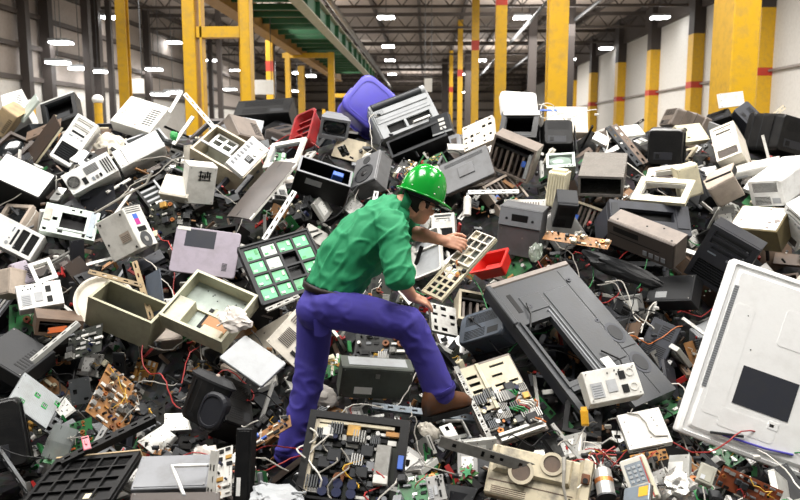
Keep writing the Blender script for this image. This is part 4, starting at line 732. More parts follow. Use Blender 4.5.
# ------------------------------------------------------------------ scrap pieces: name, builder, options, place, turn, size, category, label, short phrase
HEROES=[
('computer_case','case',{'st': 'plain', 'c': 'white'},(-4.061,7.828,2.780),(0.9139,0.3391,-0.0970,0.2010),(0.207,0.398,0.380),'computer','white computer case standing at the far left skyline of the heap','white skyline case'),
('computer_case','case',{'st': 'plain', 'c': 'tan'},(-3.968,7.401,2.754),(0.6153,0.7046,0.3177,-0.1551),(0.155,0.259,0.350),'computer','tan computer case cut off by the left edge below the skyline','tan case'),
('case_cover','sheet',{'c': 'grey_green', 'holes': 1},(-3.808,7.506,2.865),(0.8698,0.2337,-0.3952,0.1807),(0.255,0.293,0.020),'lid','greenish grey case lid standing on edge behind the tan case','grey green lid'),
('monitor_shell','frame',{'c': 'black', 'bw': 0.12},(-3.537,7.605,2.818),(0.8852,0.4228,-0.1367,0.1374),(0.348,0.330,0.120),'monitor','black hollow monitor shell with pale rims at the upper left skyline','hollow black shell'),
('base_plate','sheet',{'c': 'brown', 'holes': 2},(-3.446,7.032,2.654),(0.9479,0.2285,-0.1725,0.1398),(0.326,0.193,0.020),'plate','brownish metal plate lying below the hollow black monitor shell','brown plate'),
('speaker_board','sheet',{'c': 'darkbrown', 'holes': 0},(-3.358,6.867,2.573),(0.8130,0.4083,-0.3922,0.1364),(0.419,0.201,0.030),'panel','dark brown panel with a pale edge leaning left of the white tower','dark brown panel'),
('computer_tower','case',{'st': 'front', 'c': 'white', 'bays': 2, 'vent': 'dark'},(-3.114,6.936,2.525),(0.7670,0.5676,0.2829,-0.0974),(0.194,0.439,0.416),'computer','white computer tower front with dark lower grille at the upper left','white tower with the grille'),
('plastic_wrap','crumple',{'c': 'beigewhite', 'amp': 0.5},(-2.827,6.946,2.521),(0.8998,0.4349,-0.0158,0.0323),(0.282,0.244,0.140),'wrap','crumpled off-white tangle right of the white tower with the grille','pale tangle'),
('desktop_computer','case',{'st': 'plain', 'c': 'offwhite', 'dirty': 1, 'vent': 1},(-2.705,7.453,2.764),(0.9159,0.3668,0.1026,-0.1269),(0.410,0.372,0.132),'computer','dirty off-white desktop case on the skyline in front of a yellow post','dirty off-white skyline case'),
('desktop_computer','case',{'st': 'plain', 'c': 'white', 'sp': 1, 'seam': 1},(-2.465,6.736,2.432),(0.7615,0.5682,-0.0714,0.3036),(0.406,0.163,0.345),'computer','long white case with an oval end panel below the dirty skyline case','long white case'),
('computer_case','case',{'st': 'rear', 'c': 'white'},(-2.758,6.403,2.257),(0.7322,0.5975,-0.0637,0.3205),(0.405,0.182,0.334),'computer','white computer rear panel with fan grille and dark slots at upper left','white rear panel case'),
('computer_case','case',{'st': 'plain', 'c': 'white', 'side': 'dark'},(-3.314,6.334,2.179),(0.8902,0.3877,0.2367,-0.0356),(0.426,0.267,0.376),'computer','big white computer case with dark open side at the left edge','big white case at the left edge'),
('computer_tower','case',{'st': 'front', 'c': 'white', 'bays': 2, 'vent': 'dark', 'baysbig': 1},(-3.088,5.740,1.826),(0.5209,0.1757,0.5743,-0.6066),(0.212,0.362,0.297),'computer','white tower front with two black drive bays pointing right at the left edge','white tower with black bays'),
('drive_chassis','plate',{'c': 'grey_green', 'win': 1},(-2.760,5.954,1.925),(0.8925,0.3967,0.1876,0.1043),(0.397,0.264,0.061),'chassis','greenish metal drive chassis with a square window opening at left','greenish chassis'),
('power_supply_unit','case',{'st': 'stickers', 'c': 'offwhite', 'side': 'ports'},(-2.207,5.662,1.885),(0.6845,0.6771,-0.2656,0.0496),(0.285,0.316,0.202),'power supply','off-white boxy unit with magenta and blue side stickers','off-white unit with magenta sticker'),
('circuit_module','board',{'c': 'pcb_dark', 'n': 18, 'acc': 'cream'},(-2.035,5.973,1.961),(0.8368,0.5247,-0.1504,0.0427),(0.206,0.277,0.030),'circuit board','dark board with cream blocks right of the off-white stickered unit','dark board with cream blocks'),
('computer_case','case',{'st': 'marks', 'c': 'offwhite'},(-1.815,6.219,2.230),(0.6119,0.7434,0.2398,0.1244),(0.226,0.309,0.174),'computer','small off-white case with black ink marks below the open beige chassis','ink-marked white case'),
('carton_tray','case',{'st': 'plain', 'c': 'beigewhite'},(-1.978,6.185,2.182),(0.8984,0.4306,0.0657,-0.0565),(0.237,0.194,0.094),'box','cream flat box tucked left of the ink-marked white case','cream flat box'),
('open_chassis','opencase',{'c': 'beige', 'cage': 1},(-1.687,6.681,2.389),(0.9109,0.3244,0.2022,-0.1556),(0.527,0.373,0.243),'chassis','beige open computer chassis with bare drive cages below the pale arch strip','beige open chassis'),
('face_plate','case',{'st': 'label', 'c': 'white'},(-1.445,6.329,2.431),(0.8674,0.3537,0.3345,-0.1034),(0.173,0.384,0.050),'panel','white rear plate with a square black label on the beige open chassis','white plate with black label'),
('metal_strip','bar',{'c': 'metal_light'},(-2.341,7.361,2.914),(0.6499,0.4645,-0.1686,0.5774),(0.261,0.030,0.020),'strip','short bent pale metal strip forming the left leg of an arch',None),
('metal_strip','bar',{'c': 'metal_light'},(-2.089,7.315,2.813),(0.7689,0.4908,0.2920,-0.2874),(0.481,0.040,0.020),'strip','long pale metal strip forming the right leg of an arch against yellow post','arched strip'),
('metal_strip','bar',{'c': 'metal_light'},(-2.133,6.895,2.648),(0.7359,0.4526,-0.2786,0.4196),(0.306,0.029,0.020),'strip','thin pale metal strip leaning below the arch by green scrap',None),
('plastic_scrap','crumple',{'c': 'green', 'amp': 0.5},(-2.156,6.688,2.597),(0.8523,0.5027,-0.1417,0.0297),(0.088,0.089,0.050),'scrap','small bright green plastic scrap by the long white case',None),
('computer_case','case',{'st': 'plain', 'c': 'taupe'},(-1.624,7.048,2.643),(0.8394,0.3169,0.2519,0.3627),(0.302,0.259,0.111),'computer','taupe metal case end on the skyline right of the arched strip','taupe skyline case'),
('monitor_shell','case',{'st': 'vents', 'c': 'black'},(-1.580,7.845,2.768),(0.9464,0.3156,-0.0474,-0.0489),(0.569,0.251,0.300),'monitor','black flat-topped monitor on the skyline left of the red basket','black skyline monitor'),
('plastic_basket','tub',{'c': 'red_dark', 'r': 0.2},(-1.061,6.977,2.637),(0.8878,0.3614,-0.2396,-0.1544),(0.228,0.388,0.120),'basket','dark red broken plastic basket near the skyline','dark red basket'),
('curved_cover','sheet',{'c': 'taupe_dark', 'holes': 0, 'curve': 0.07},(-1.243,5.918,2.204),(0.8951,0.3257,-0.0872,-0.2919),(0.259,0.627,0.030),'cover','dark taupe curved cover leaning with a pale rim in the upper middle','dark curved cover'),
('screen_surround','frame',{'c': 'offwhite', 'bw': 0.14},(-1.153,6.447,2.452),(0.8999,0.3703,-0.1542,-0.1712),(0.346,0.279,0.040),'bezel','off-white empty bezel frame above the dark curved cover','off-white bezel frame'),
('crt_monitor','crt',{'c': 'grey', 'screen': 'black'},(-0.820,7.075,2.708),(0.5706,0.8110,0.1293,-0.0070),(0.256,0.196,0.292),'monitor','grey monitor with black front below and left of the purple tub','grey monitor by the tub'),
('plastic_tub','tub',{'c': 'purple', 'r': 0.22, 'closed': 1},(-0.541,7.535,2.883),(0.7473,0.5725,0.2624,-0.2123),(0.418,0.424,0.340),'tub','large purple rounded plastic tub lying on the top of the heap','purple tub'),
('office_printer','printer',{'c': 'grey_light'},(-0.231,7.468,2.749),(0.7968,0.5510,-0.0505,0.2428),(0.580,0.337,0.360),'printer','large light grey printer with dark roller beside the purple tub','light grey printer'),
('printer_unit','opencase',{'c': 'grey_dark', 'cage': 0},(-0.053,6.986,2.524),(0.8354,0.5143,-0.1667,0.0997),(0.517,0.164,0.260),'drawer','black open drawer unit right below the light grey printer','black drawer unit'),
('dock_unit','case',{'st': 'icons', 'c': 'grey_dark'},(0.144,6.940,2.687),(0.7952,0.5768,-0.1855,0.0223),(0.177,0.176,0.120),'device','small dark grey unit with pale square icons at the printer corner','dark unit with icons'),
('drive_chassis','plate',{'c': 'beigewhite', 'win': 0},(0.468,6.848,2.607),(0.8856,0.3760,-0.2546,-0.0977),(0.297,0.289,0.050),'chassis','pale perforated metal chassis plate on the skyline left of white lid','pale perforated chassis'),
('printer_cover','case',{'st': 'plain', 'c': 'white', 'r': 0.12},(0.864,7.396,2.885),(0.8700,0.4858,0.0618,0.0578),(0.343,0.239,0.100),'lid','clean white rounded lid at the very top of the heap','white rounded lid'),
('plastic_ruler','bar',{'c': 'blue'},(1.152,7.458,2.838),(0.8888,0.4556,-0.0182,-0.0462),(0.157,0.020,0.010),'strip','thin blue strip poking out right of the white rounded lid',None),
('crt_monitor','frame',{'c': 'black', 'bw': 0.16, 'back': 1, 'cc': 'white'},(0.855,7.135,2.640),(0.8871,0.4383,-0.0614,-0.1307),(0.340,0.279,0.200),'monitor','black monitor shell with white upper lip right under the white lid','black shell with white lip'),
('open_chassis','opencase',{'c': 'taupe', 'cage': 2},(0.738,6.510,2.439),(0.5225,0.8119,-0.0498,-0.2554),(0.375,0.306,0.156),'chassis','brownish grey open metal cage with fins right of centre top','brown-grey finned cage'),
('crt_monitor','crt',{'c': 'black', 'back': 1},(1.181,7.142,2.544),(0.8740,0.4852,-0.0108,-0.0254),(0.314,0.318,0.360),'monitor','rough black monitor back near the top right of centre','rough black monitor'),
('crt_monitor','crt',{'c': 'grey_green', 'screen': 'grey_green'},(1.141,6.619,2.303),(0.9400,0.3301,-0.0617,-0.0607),(0.233,0.177,0.260),'monitor','small pale greenish monitor beneath the rough black monitor','pale greenish monitor'),
('storage_cabinet','case',{'st': 'plain', 'c': 'beigewhite'},(1.481,8.348,2.694),(0.9054,0.4225,-0.0147,-0.0395),(0.410,0.352,0.250),'cabinet','cream flat cabinet side behind the rough black monitor','cream cabinet'),
('drive_tower','case',{'st': 'ribs', 'c': 'cream'},(1.052,6.222,2.191),(0.6708,0.7227,-0.0745,-0.1487),(0.141,0.266,0.238),'computer','cream ribbed plastic drive housing right of centre','cream ribbed housing'),
('computer_speaker','case',{'st': 'vents', 'c': 'grey_dark'},(1.040,5.845,2.060),(0.4257,0.9039,0.0221,-0.0358),(0.148,0.241,0.166),'speaker','dark speaker box with lighter slanted top beside the cream ribbed housing','dark slanted-top speaker'),
('open_chassis','opencase',{'c': 'grey_gloss', 'cage': 0},(1.424,6.310,2.300),(0.5591,0.8164,-0.1125,-0.0905),(0.340,0.170,0.484),'chassis','shiny grey case with black open front in the upper right','shiny grey open-front case'),
('case_cover','bar',{'c': 'brown'},(1.763,6.864,2.526),(0.7558,0.3808,0.1922,-0.4968),(0.486,0.055,0.030),'cover strip','long brown cover strip left of the black rounded monitor','brown cover strip'),
('case_cover','bar',{'c': 'grey_dark'},(1.706,6.839,2.510),(0.7569,0.3792,0.1903,-0.4971),(0.487,0.055,0.030),'cover strip','dark cover strip lying left of and along the brown strip',None),
('case_cover','sheet',{'c': 'offwhite', 'holes': 0},(1.814,7.076,2.639),(0.9767,0.2044,-0.0533,0.0392),(0.213,0.226,0.020),'lid','off-white lid lying behind the brown cover strip',None),
('monitor_shell','crt',{'c': 'grey_brown', 'back': 1},(2.426,7.552,2.719),(0.6216,0.3925,-0.3734,-0.5658),(0.360,0.218,0.303),'monitor','grey brown striped monitor shell on the skyline at the right','grey-brown skyline shell'),
('crt_monitor','crt',{'c': 'black', 'back': 1, 'boxy': 1},(2.076,6.842,2.510),(0.6838,0.7077,-0.1218,-0.1295),(0.294,0.305,0.361),'monitor','black rounded square monitor in front of the grey-brown skyline shell','black rounded monitor'),
('case_cover','sheet',{'c': 'cream', 'holes': 1},(2.313,6.965,2.612),(0.8543,0.4291,0.0941,0.2780),(0.332,0.181,0.060),'lid','cream case lid right of the black rounded monitor','cream lid'),
('monitor_shell','crt',{'c': 'black', 'back': 1, 'boxy': 1},(2.805,7.562,2.691),(0.9264,0.2657,-0.2202,-0.1508),(0.224,0.157,0.260),'monitor','small black shell in front of the big yellow column','black shell by the column'),
('paper_tray','sheet',{'c': 'white', 'holes': 0},(2.874,7.567,2.937),(0.7460,0.6322,0.0877,0.1900),(0.289,0.134,0.030),'tray','white tray edge sticking up in front of the big yellow column',None),
('crt_monitor','crt',{'c': 'slate', 'back': 1, 'boxy': 1},(3.012,7.394,2.692),(0.6939,0.5271,0.1385,-0.4706),(0.366,0.162,0.341),'monitor','dark slate monitor tilted on the skyline right of the yellow column','dark slate skyline monitor'),
('computer_tower','case',{'st': 'front', 'c': 'beigewhite', 'bays': 1, 'vent': 'grey'},(2.619,6.809,2.471),(0.8775,0.3554,-0.2887,-0.1425),(0.203,0.374,0.300),'computer','beige-white tower with a grey side strip below the dark slate monitor','beige tower with grey strip'),
('crt_monitor','crt',{'c': 'black', 'back': 1, 'boxy': 1},(3.131,7.066,2.600),(0.7052,0.6788,0.2002,0.0429),(0.385,0.335,0.360),'monitor','big black monitor shell at the upper right edge','black shell at the right edge'),
('metal_strip','bar',{'c': 'beige'},(3.288,7.518,2.814),(0.7643,0.5472,-0.1496,0.3068),(0.200,0.045,0.020),'strip','beige strip leaning between slate monitor and black edge shell',None),
('desktop_printer','case',{'st': 'vents', 'c': 'white', 'r': 0.12},(2.771,6.135,2.261),(0.5317,0.7193,-0.3882,-0.2219),(0.274,0.218,0.540),'printer','white rounded printer with inset grey front at the right edge','white rounded printer'),
('computer_case','case',{'st': 'plain', 'c': 'white', 'dirty': 1, 'side': 'olive'},(2.438,5.693,1.941),(0.8764,0.2777,-0.1187,-0.3751),(0.348,0.265,0.195),'computer','white stained case with olive side at the right edge','white stained case'),
('desktop_computer','case',{'st': 'front', 'c': 'white', 'bays': 1, 'vent': 'grey'},(2.677,5.610,1.991),(0.2804,0.8051,-0.2521,-0.4578),(0.205,0.338,0.177),'computer','white case front tilted at right edge beside the stained case','white case front at right edge'),
('screen_surround','frame',{'c': 'cream', 'bw': 0.18},(1.806,5.980,2.176),(0.8930,0.3225,-0.0918,-0.3002),(0.415,0.260,0.060),'bezel','cream empty monitor bezel in the upper right','cream bezel'),
('screen_surround','frame',{'c': 'beigewhite', 'bw': 0.2},(1.942,6.277,2.276),(0.9427,0.2101,-0.1320,-0.2230),(0.363,0.289,0.060),'bezel','beige-white bezel stacked behind the cream bezel','beige-white bezel'),
('computer_case','case',{'st': 'plain', 'c': 'cream'},(2.044,6.170,2.257),(0.6723,0.7258,-0.1189,0.0842),(0.159,0.240,0.179),'computer','upright cream case right of the cream bezel','upright cream case'),
('computer_case','case',{'st': 'plain', 'c': 'taupe_light'},(2.292,6.061,2.206),(0.5474,0.7754,-0.2859,0.1316),(0.210,0.190,0.161),'computer','light taupe box below the beige tower with grey strip','light taupe box'),
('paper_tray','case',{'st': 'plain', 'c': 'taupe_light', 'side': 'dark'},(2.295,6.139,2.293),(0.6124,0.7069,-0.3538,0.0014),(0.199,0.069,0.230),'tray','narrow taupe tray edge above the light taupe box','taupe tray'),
('rack_cover','case',{'st': 'plain', 'c': 'offwhite'},(2.670,6.454,2.335),(0.5680,0.7196,-0.3780,-0.1292),(0.359,0.065,0.205),'panel','long off-white panel end left of the white rounded printer','long off-white panel'),
('office_printer','printer',{'c': 'slate', 'dark': 1},(1.638,5.920,1.912),(0.8805,0.4685,0.0677,0.0257),(0.608,0.249,0.340),'printer','dark slate printer with black slot and white label at the right','dark slate printer'),
('video_recorder','case',{'st': 'deck', 'c': 'taupe'},(1.545,5.456,1.890),(0.4474,0.8019,-0.2552,-0.3028),(0.528,0.200,0.167),'video recorder','long taupe video deck slanting down to the right','taupe video deck'),
('computer_tower','case',{'st': 'front', 'c': 'slate_black', 'bays': 2, 'vent': 'dark'},(2.068,5.387,1.768),(0.5472,0.7638,-0.0452,-0.3394),(0.343,0.417,0.194),'computer','dark slate tower lying above the big white shell','dark slate tower'),
('appliance_shell','shell',{'c': 'white'},(2.029,4.390,1.271),(0.7800,0.5994,0.0671,-0.1666),(0.871,1.061,0.101),'appliance shell','huge white shell panel with a black rectangle at the right edge','huge white shell'),
('laptop','slab',{'c': 'lilac', 'patch': 1},(-1.576,5.505,1.770),(0.8417,0.5319,0.0921,0.0091),(0.462,0.342,0.030),'laptop','lilac grey laptop lid with a dark square patch','lilac laptop'),
('sorting_crate','crate',{'c': 'charcoal'},(-0.986,5.409,1.676),(0.8625,0.4319,0.0128,0.2634),(0.535,0.482,0.058),'crate','dark grid crate holding green circuit boards left of the worker','dark grid crate'),
('open_chassis','opencase',{'c': 'beige_green', 'cage': 3},(-1.443,5.090,1.438),(0.9275,0.3121,0.1183,-0.1681),(0.482,0.443,0.130),'chassis','beige open computer chassis with plastic bag inside at lower left of laptop','beige open case with bag'),
('plastic_bag','crumple',{'c': 'bag', 'amp': 0.55},(-1.220,4.841,1.438),(0.8559,0.4578,-0.0090,-0.2402),(0.247,0.163,0.080),'bag','crumpled whitish plastic bag inside the beige open case',None),
('open_box','opencase',{'c': 'beige_green2', 'cage': 0},(-1.993,5.065,1.416),(0.9676,0.1683,0.1722,-0.0768),(0.458,0.248,0.222),'chassis','hollow beige case with dark triangular opening at left','hollow beige case'),
('dish_cover','disc',{'c': 'beigewhite'},(-2.213,5.234,1.453),(0.8779,0.4075,0.1570,0.1963),(0.411,0.474,0.060),'cover','round off-white dish behind the hollow beige case','round dish'),
('drive_unit','case',{'st': 'psu', 'c': 'white'},(-2.631,5.156,1.507),(0.8434,0.4627,0.0951,0.2560),(0.281,0.179,0.099),'drive','white metal drive unit with square cutout at left','white drive unit'),
('drive_surround','frame',{'c': 'white', 'bw': 0.16},(-2.701,5.362,1.648),(0.8364,0.4416,0.0242,0.3238),(0.147,0.172,0.040),'bezel','small white drive frame above the white drive unit','small white frame'),
('battery_pack','case',{'st': 'plain', 'c': 'lilac'},(-2.848,5.349,1.635),(0.7275,0.5115,0.1808,0.4200),(0.112,0.168,0.060),'battery','lilac grey slab left of the small white drive frame','lilac slab'),
('computer_case','case',{'st': 'plain', 'c': 'taupe_light'},(-2.907,5.281,1.574),(0.8176,0.5492,-0.1660,-0.0481),(0.173,0.184,0.160),'computer','taupe box corner cut off at the left edge','taupe box corner'),
('desktop_computer','opencase',{'c': 'brown', 'cage': 0},(-2.437,4.988,1.371),(0.6828,0.6781,0.2487,0.1098),(0.282,0.112,0.270),'chassis','brown case with open front and orange strip inside at left','brown open-front case'),
('plastic_strip','bar',{'c': 'orange'},(-2.353,4.805,1.370),(0.8659,0.4903,-0.0983,-0.0141),(0.131,0.038,0.010),'strip','orange strip inside the brown open-front case',None),
('crt_monitor','case',{'st': 'plain', 'c': 'charcoal'},(-2.592,4.740,1.193),(0.9427,0.2277,0.1821,-0.1621),(0.336,0.284,0.143),'monitor','charcoal monitor back at the lower left edge','charcoal monitor back'),
('metal_rail','bar',{'c': 'metal_light'},(-2.294,4.654,1.330),(0.8778,0.1772,-0.2444,0.3719),(0.351,0.039,0.030),'rail','pale metal rail crossing the gap right of the charcoal monitor','pale crossing rail'),
('drive_motor','board',{'c': 'pcb_dark', 'n': 24, 'acc': 'grey'},(-2.192,4.856,1.269),(0.9098,0.3888,-0.1350,0.0536),(0.237,0.211,0.060),'mechanism','dark mechanism of wheels and motors below the hollow beige case','dark mechanism'),
('shield_sheet','sheet',{'c': 'ridged', 'holes': 4, 'ridge': 1},(-2.326,4.410,1.035),(0.8934,0.1179,0.4176,0.1162),(0.273,0.282,0.015),'sheet','ridged light grey sheet with green lined holes at lower left','ridged grey sheet'),
('crt_monitor','crt',{'c': 'black', 'back': 1, 'boxy': 1},(-2.412,4.121,0.922),(0.7808,0.5723,0.1012,0.2293),(0.319,0.392,0.300),'monitor','black monitor at the bottom left edge','black monitor at the bottom left'),
('circuit_board','board',{'c': 'pcb_tan', 'n': 60, 'acc': 'tan'},(-1.842,4.420,1.036),(0.8418,0.2465,0.4683,0.1065),(0.291,0.362,0.029),'circuit board','tan brown circuit board full of components at lower left','tan circuit board'),
('bracket_plate','plate',{'c': 'metal_dark', 'win': 0},(-2.098,4.525,1.059),(0.7849,0.6089,-0.1037,0.0485),(0.133,0.158,0.010),'bracket','grey metal bracket plate left of the tan circuit board','grey bracket plate'),
('waste_bin','bin',{'c': 'black'},(-1.294,4.434,1.051),(0.7797,0.5832,-0.0057,-0.2278),(0.298,0.295,0.108),'bin','black plastic bin shell with a rounded lobe at lower left','black bin shell'),
('computer_case','case',{'st': 'vents', 'c': 'black'},(-1.183,4.528,0.949),(0.8832,0.2350,0.3444,0.2147),(0.207,0.338,0.180),'computer','black case in shadow right of the black bin shell','shadowed black case'),
('flat_screen','slab',{'c': 'grey_light', 'st': 1},(-1.058,4.637,1.223),(0.9204,0.2622,0.1721,-0.2336),(0.337,0.237,0.025),'panel','flat light grey panel with a tiny white sticker left of the worker','light grey flat panel'),
('computer_case','case',{'st': 'grille', 'c': 'beigewhite'},(-0.817,4.932,1.295),(0.8013,0.4794,0.1102,-0.3406),(0.275,0.319,0.116),'computer',"beige vented panel behind the worker's standing leg",'beige vented panel'),
('slate_sheet','sheet',{'c': 'slateblue', 'holes': 0},(-1.858,5.245,1.520),(0.8477,0.4567,-0.2695,0.0147),(0.131,0.332,0.030),'panel','slate blue panel left of the beige open case with bag','slate panel'),
('metal_strip','bar',{'c': 'tan'},(-1.937,5.214,1.551),(0.4848,0.2556,-0.4214,0.7225),(0.458,0.036,0.020),'strip','tan edge strip running down beside the slate blue panel',None),
('monitor_shell','grid',{'c': 'black'},(-1.746,3.730,0.843),(0.9884,0.1210,-0.0806,-0.0427),(0.488,0.375,0.044),'monitor back','black ribbed monitor back at the bottom left','black ribbed back'),
('metal_rail','bar',{'c': 'black'},(-1.716,4.010,0.956),(0.9446,0.1155,-0.1343,0.2763),(0.516,0.059,0.040),'rail','long black rail above the ribbed monitor back','long black rail'),
('circuit_board','board',{'c': 'pcb_black', 'n': 14, 'acc': 'grey'},(-1.576,4.266,0.971),(0.9117,0.2839,-0.2962,0.0237),(0.199,0.157,0.015),'circuit board','dark green board edge above the silver device','dark green board'),
('disc_player','case',{'st': 'plain', 'c': 'grey'},(-1.277,3.747,0.880),(0.9856,0.1636,0.0021,0.0436),(0.376,0.242,0.065),'player','silver flat player with a bent white rod at the bottom left','silver player'),
('bent_rod','rod',{'c': 'white', 'pts': [(0.089, 0.087, 0.005), (-0.086, 0.078, 0.005), (-0.029, -0.083, 0.005)]},(-1.143,3.575,0.933),(0.9391,0.2687,0.1389,0.1630),(0.172,0.155,0.010),'handle','bent white rod lying on the silver player',None),
('desktop_computer','case',{'st': 'plain', 'c': 'taupe_dark'},(-1.189,3.467,0.796),(0.9814,0.1285,0.0647,0.1268),(0.413,0.136,0.200),'computer','dark taupe case at the bottom edge below the silver player','dark taupe bottom case'),
('metal_bracket','plate',{'c': 'offwhite', 'win': 0},(-1.038,3.608,0.957),(0.7992,0.5683,-0.1384,-0.1383),(0.039,0.219,0.020),'bracket','upright white bracket at the right end of the silver player',None),
('contact_strip','board',{'c': 'offwhite', 'n': 14, 'acc': 'copper'},(-1.013,3.723,0.915),(0.9169,0.3621,-0.1675,0.0075),(0.089,0.270,0.020),'contact strip','white strip with copper contacts beside the black stand',None),
('monitor_stand','case',{'st': 'plain', 'c': 'black'},(-0.898,3.693,0.952),(0.8159,0.5742,-0.0549,-0.0392),(0.084,0.383,0.080),'stand','black upright monitor stand at the bottom left of the worker','black stand'),
('circuit_board','board',{'c': 'pcb_tan', 'n': 14, 'acc': 'blue'},(-0.848,4.168,0.962),(0.9246,0.2629,-0.2676,0.0661),(0.235,0.085,0.020),'circuit board','narrow tan board with blue parts left of the standing leg',None),
('broken_cover','crumple',{'c': 'grey_light', 'amp': 0.5},(-0.737,3.605,0.851),(0.9900,0.1308,0.0495,0.0198),(0.262,0.172,0.060),'cover','broken white plastic cover at the bottom edge left of centre','broken white cover'),
('plastic_funnel','sheet',{'c': 'clear_grey', 'holes': 0, 'curve': 0.3},(-2.025,4.053,0.924),(0.8628,0.4868,0.0124,-0.1361),(0.156,0.186,0.010),'plastic sheet','translucent grey bent plastic piece right of the bottom left monitor',None),
('gadget','board',{'c': 'pcb_green', 'n': 22, 'acc': 'orange'},(-1.909,4.100,0.952),(0.8680,0.4643,-0.1608,0.0718),(0.137,0.159,0.030),'circuit board','small green and orange gadget above the long black rail',None),
('toy_phone','slab',{'c': 'pink', 'patch': 0},(-1.798,3.908,0.978),(0.9275,0.2805,0.0013,0.2470),(0.038,0.089,0.020),'phone','small pink handset beside the green and orange gadget',None),
('television_chassis','tvboard',{},(-0.382,3.967,0.878),(0.9068,0.4181,0.0285,-0.0448),(0.506,0.459,0.082),'television chassis','black framed circuit chassis crowded with parts below the worker','black framed chassis'),
('desktop_computer','case',{'st': 'plain', 'c': 'grey_green_dark', 'latch': 1},(-0.312,4.757,1.085),(0.6284,0.7679,0.1224,0.0224),(0.452,0.210,0.159),'computer',"dark grey green case between the worker's legs",'dark case between the legs'),
('engine_block','board',{'c': 'pcb_black', 'n': 26, 'acc': 'black'},(-0.292,5.122,1.167),(0.9172,0.3906,-0.0507,-0.0603),(0.356,0.227,0.080),'mechanism',"black mechanism under the worker's raised thigh",'black mechanism'),
('circuit_board','board',{'c': 'pcb_green', 'n': 22, 'acc': 'grey'},(-0.040,3.633,0.881),(0.9441,0.2466,-0.1794,-0.1255),(0.215,0.163,0.010),'circuit board','green circuit board at the bottom edge near the centre','green board at the bottom'),
('shield_box','case',{'st': 'psu', 'c': 'silver'},(0.061,3.551,0.920),(0.9034,0.4125,-0.1014,0.0580),(0.085,0.125,0.030),'module','silver shield box on the bottom green circuit board',None),
('gadget','star',{'c': 'starg'},(0.228,3.841,0.872),(0.9188,0.3712,-0.1215,-0.0576),(0.115,0.116,0.030),'toy','green and red star shaped scrap at the bottom centre','star shaped scrap'),
('mounting_rail','plate',{'c': 'metal', 'win': 0},(0.325,3.816,0.982),(0.7204,0.6758,0.1311,-0.0838),(0.512,0.055,0.015),'rail','grey perforated mounting rail at the bottom centre','perforated mounting rail'),
('printer_housing','housing',{'c': 'cream_dirty'},(0.593,3.828,0.844),(0.8945,0.4276,0.0079,-0.1306),(0.524,0.263,0.121),'housing','cream dirty plastic housing with round recesses at the bottom','cream housing'),
('metal_chassis','tvboard',{'light': 1},(0.459,4.545,1.035),(0.9078,0.3713,-0.0398,0.1908),(0.387,0.548,0.068),'chassis','metal chassis of beige plates and green wire right of the boot','beige plate chassis'),
('television_housing','tvback',{'c': 'tv'},(0.977,4.940,1.289),(0.9071,0.3213,0.0040,0.2718),(0.689,1.152,0.099),'television','large grey television back shell with speaker recesses','large grey television shell'),
('monitor_shell','case',{'st': 'vents', 'c': 'slateblue', 'r': 0.2},(0.441,5.209,1.287),(0.8737,0.3338,-0.2977,-0.1913),(0.388,0.240,0.180),'monitor','slate blue shell left of the large grey television shell','slate blue shell'),
('power_supply_unit','case',{'st': 'psu2', 'c': 'offwhite'},(1.074,4.375,1.173),(0.8732,0.4759,-0.0443,0.0951),(0.313,0.191,0.130),'power supply','off-white power supply with grey labels on the television shell','off-white power supply'),
('optical_drive','drive',{'c': 'offwhite'},(1.185,4.061,1.035),(0.9372,0.3322,-0.0941,0.0497),(0.233,0.206,0.041),'disc drive','off-white optical drive with a loose wire below the power supply','off-white optical drive'),
('circuit_strip','board',{'c': 'pcb_orange', 'n': 10, 'acc': 'orange'},(1.178,3.906,0.946),(0.8817,0.4483,0.0301,0.1439),(0.209,0.054,0.012),'circuit board','orange board strip below the off-white optical drive',None),
('desk_phone','phone',{'c': 'phone'},(1.059,3.657,0.930),(0.8970,0.3790,-0.2274,0.0057),(0.132,0.227,0.040),'phone','pale desk phone with number keys at the bottom right','pale desk phone'),
('foil_ball','crumple',{'c': 'foil', 'amp': 0.6},(1.251,3.692,0.874),(0.9642,0.1784,-0.1183,-0.1568),(0.179,0.172,0.100),'foil','crumpled silver foil right of the pale desk phone','silver foil'),
('card_box','case',{'st': 'plain', 'c': 'cardgrey'},(1.402,3.719,0.932),(0.9116,0.3278,0.0656,-0.2393),(0.080,0.109,0.040),'box','small grey card box right of the silver foil',None),
('circuit_board','board',{'c': 'pcb_rust', 'n': 26, 'acc': 'grey'},(1.600,3.674,0.888),(0.7429,0.6388,0.1290,-0.1529),(0.314,0.106,0.020),'circuit board','rust orange circuit board at the bottom right below the white shell','rust circuit board'),
('warning_label','slab',{'c': 'greyblue', 'patch': 2},(0.985,3.417,0.964),(0.8748,0.2372,-0.3444,-0.2447),(0.144,0.090,0.030),'box','grey box with a yellow strip at the bottom right',None),
('drive_motor','motor',{'c': 'silver'},(0.902,3.728,0.892),(0.9049,0.3057,-0.2818,-0.0908),(0.096,0.192,0.090),'motor','silver motor with red wires right of the cream housing',None),
('wire_connector','case',{'st': 'ribs', 'c': 'yellow'},(0.907,4.251,1.024),(0.8770,0.4654,-0.1054,-0.0555),(0.042,0.087,0.030),'connector','yellow connector block left of the off-white optical drive',None),
('dark_cover','case',{'st': 'plain', 'c': 'charcoal'},(1.747,5.419,1.513),(0.8479,0.3869,-0.2302,-0.2800),(0.328,0.205,0.140),'cover','charcoal cover block between television shell and dark slate tower','charcoal block'),
('plastic_duct','crumple',{'c': 'charcoal', 'amp': 0.35},(1.407,5.600,1.644),(0.9113,0.3022,0.0801,-0.2678),(0.683,0.143,0.120),'duct','crumpled charcoal duct under the taupe video deck','charcoal duct'),
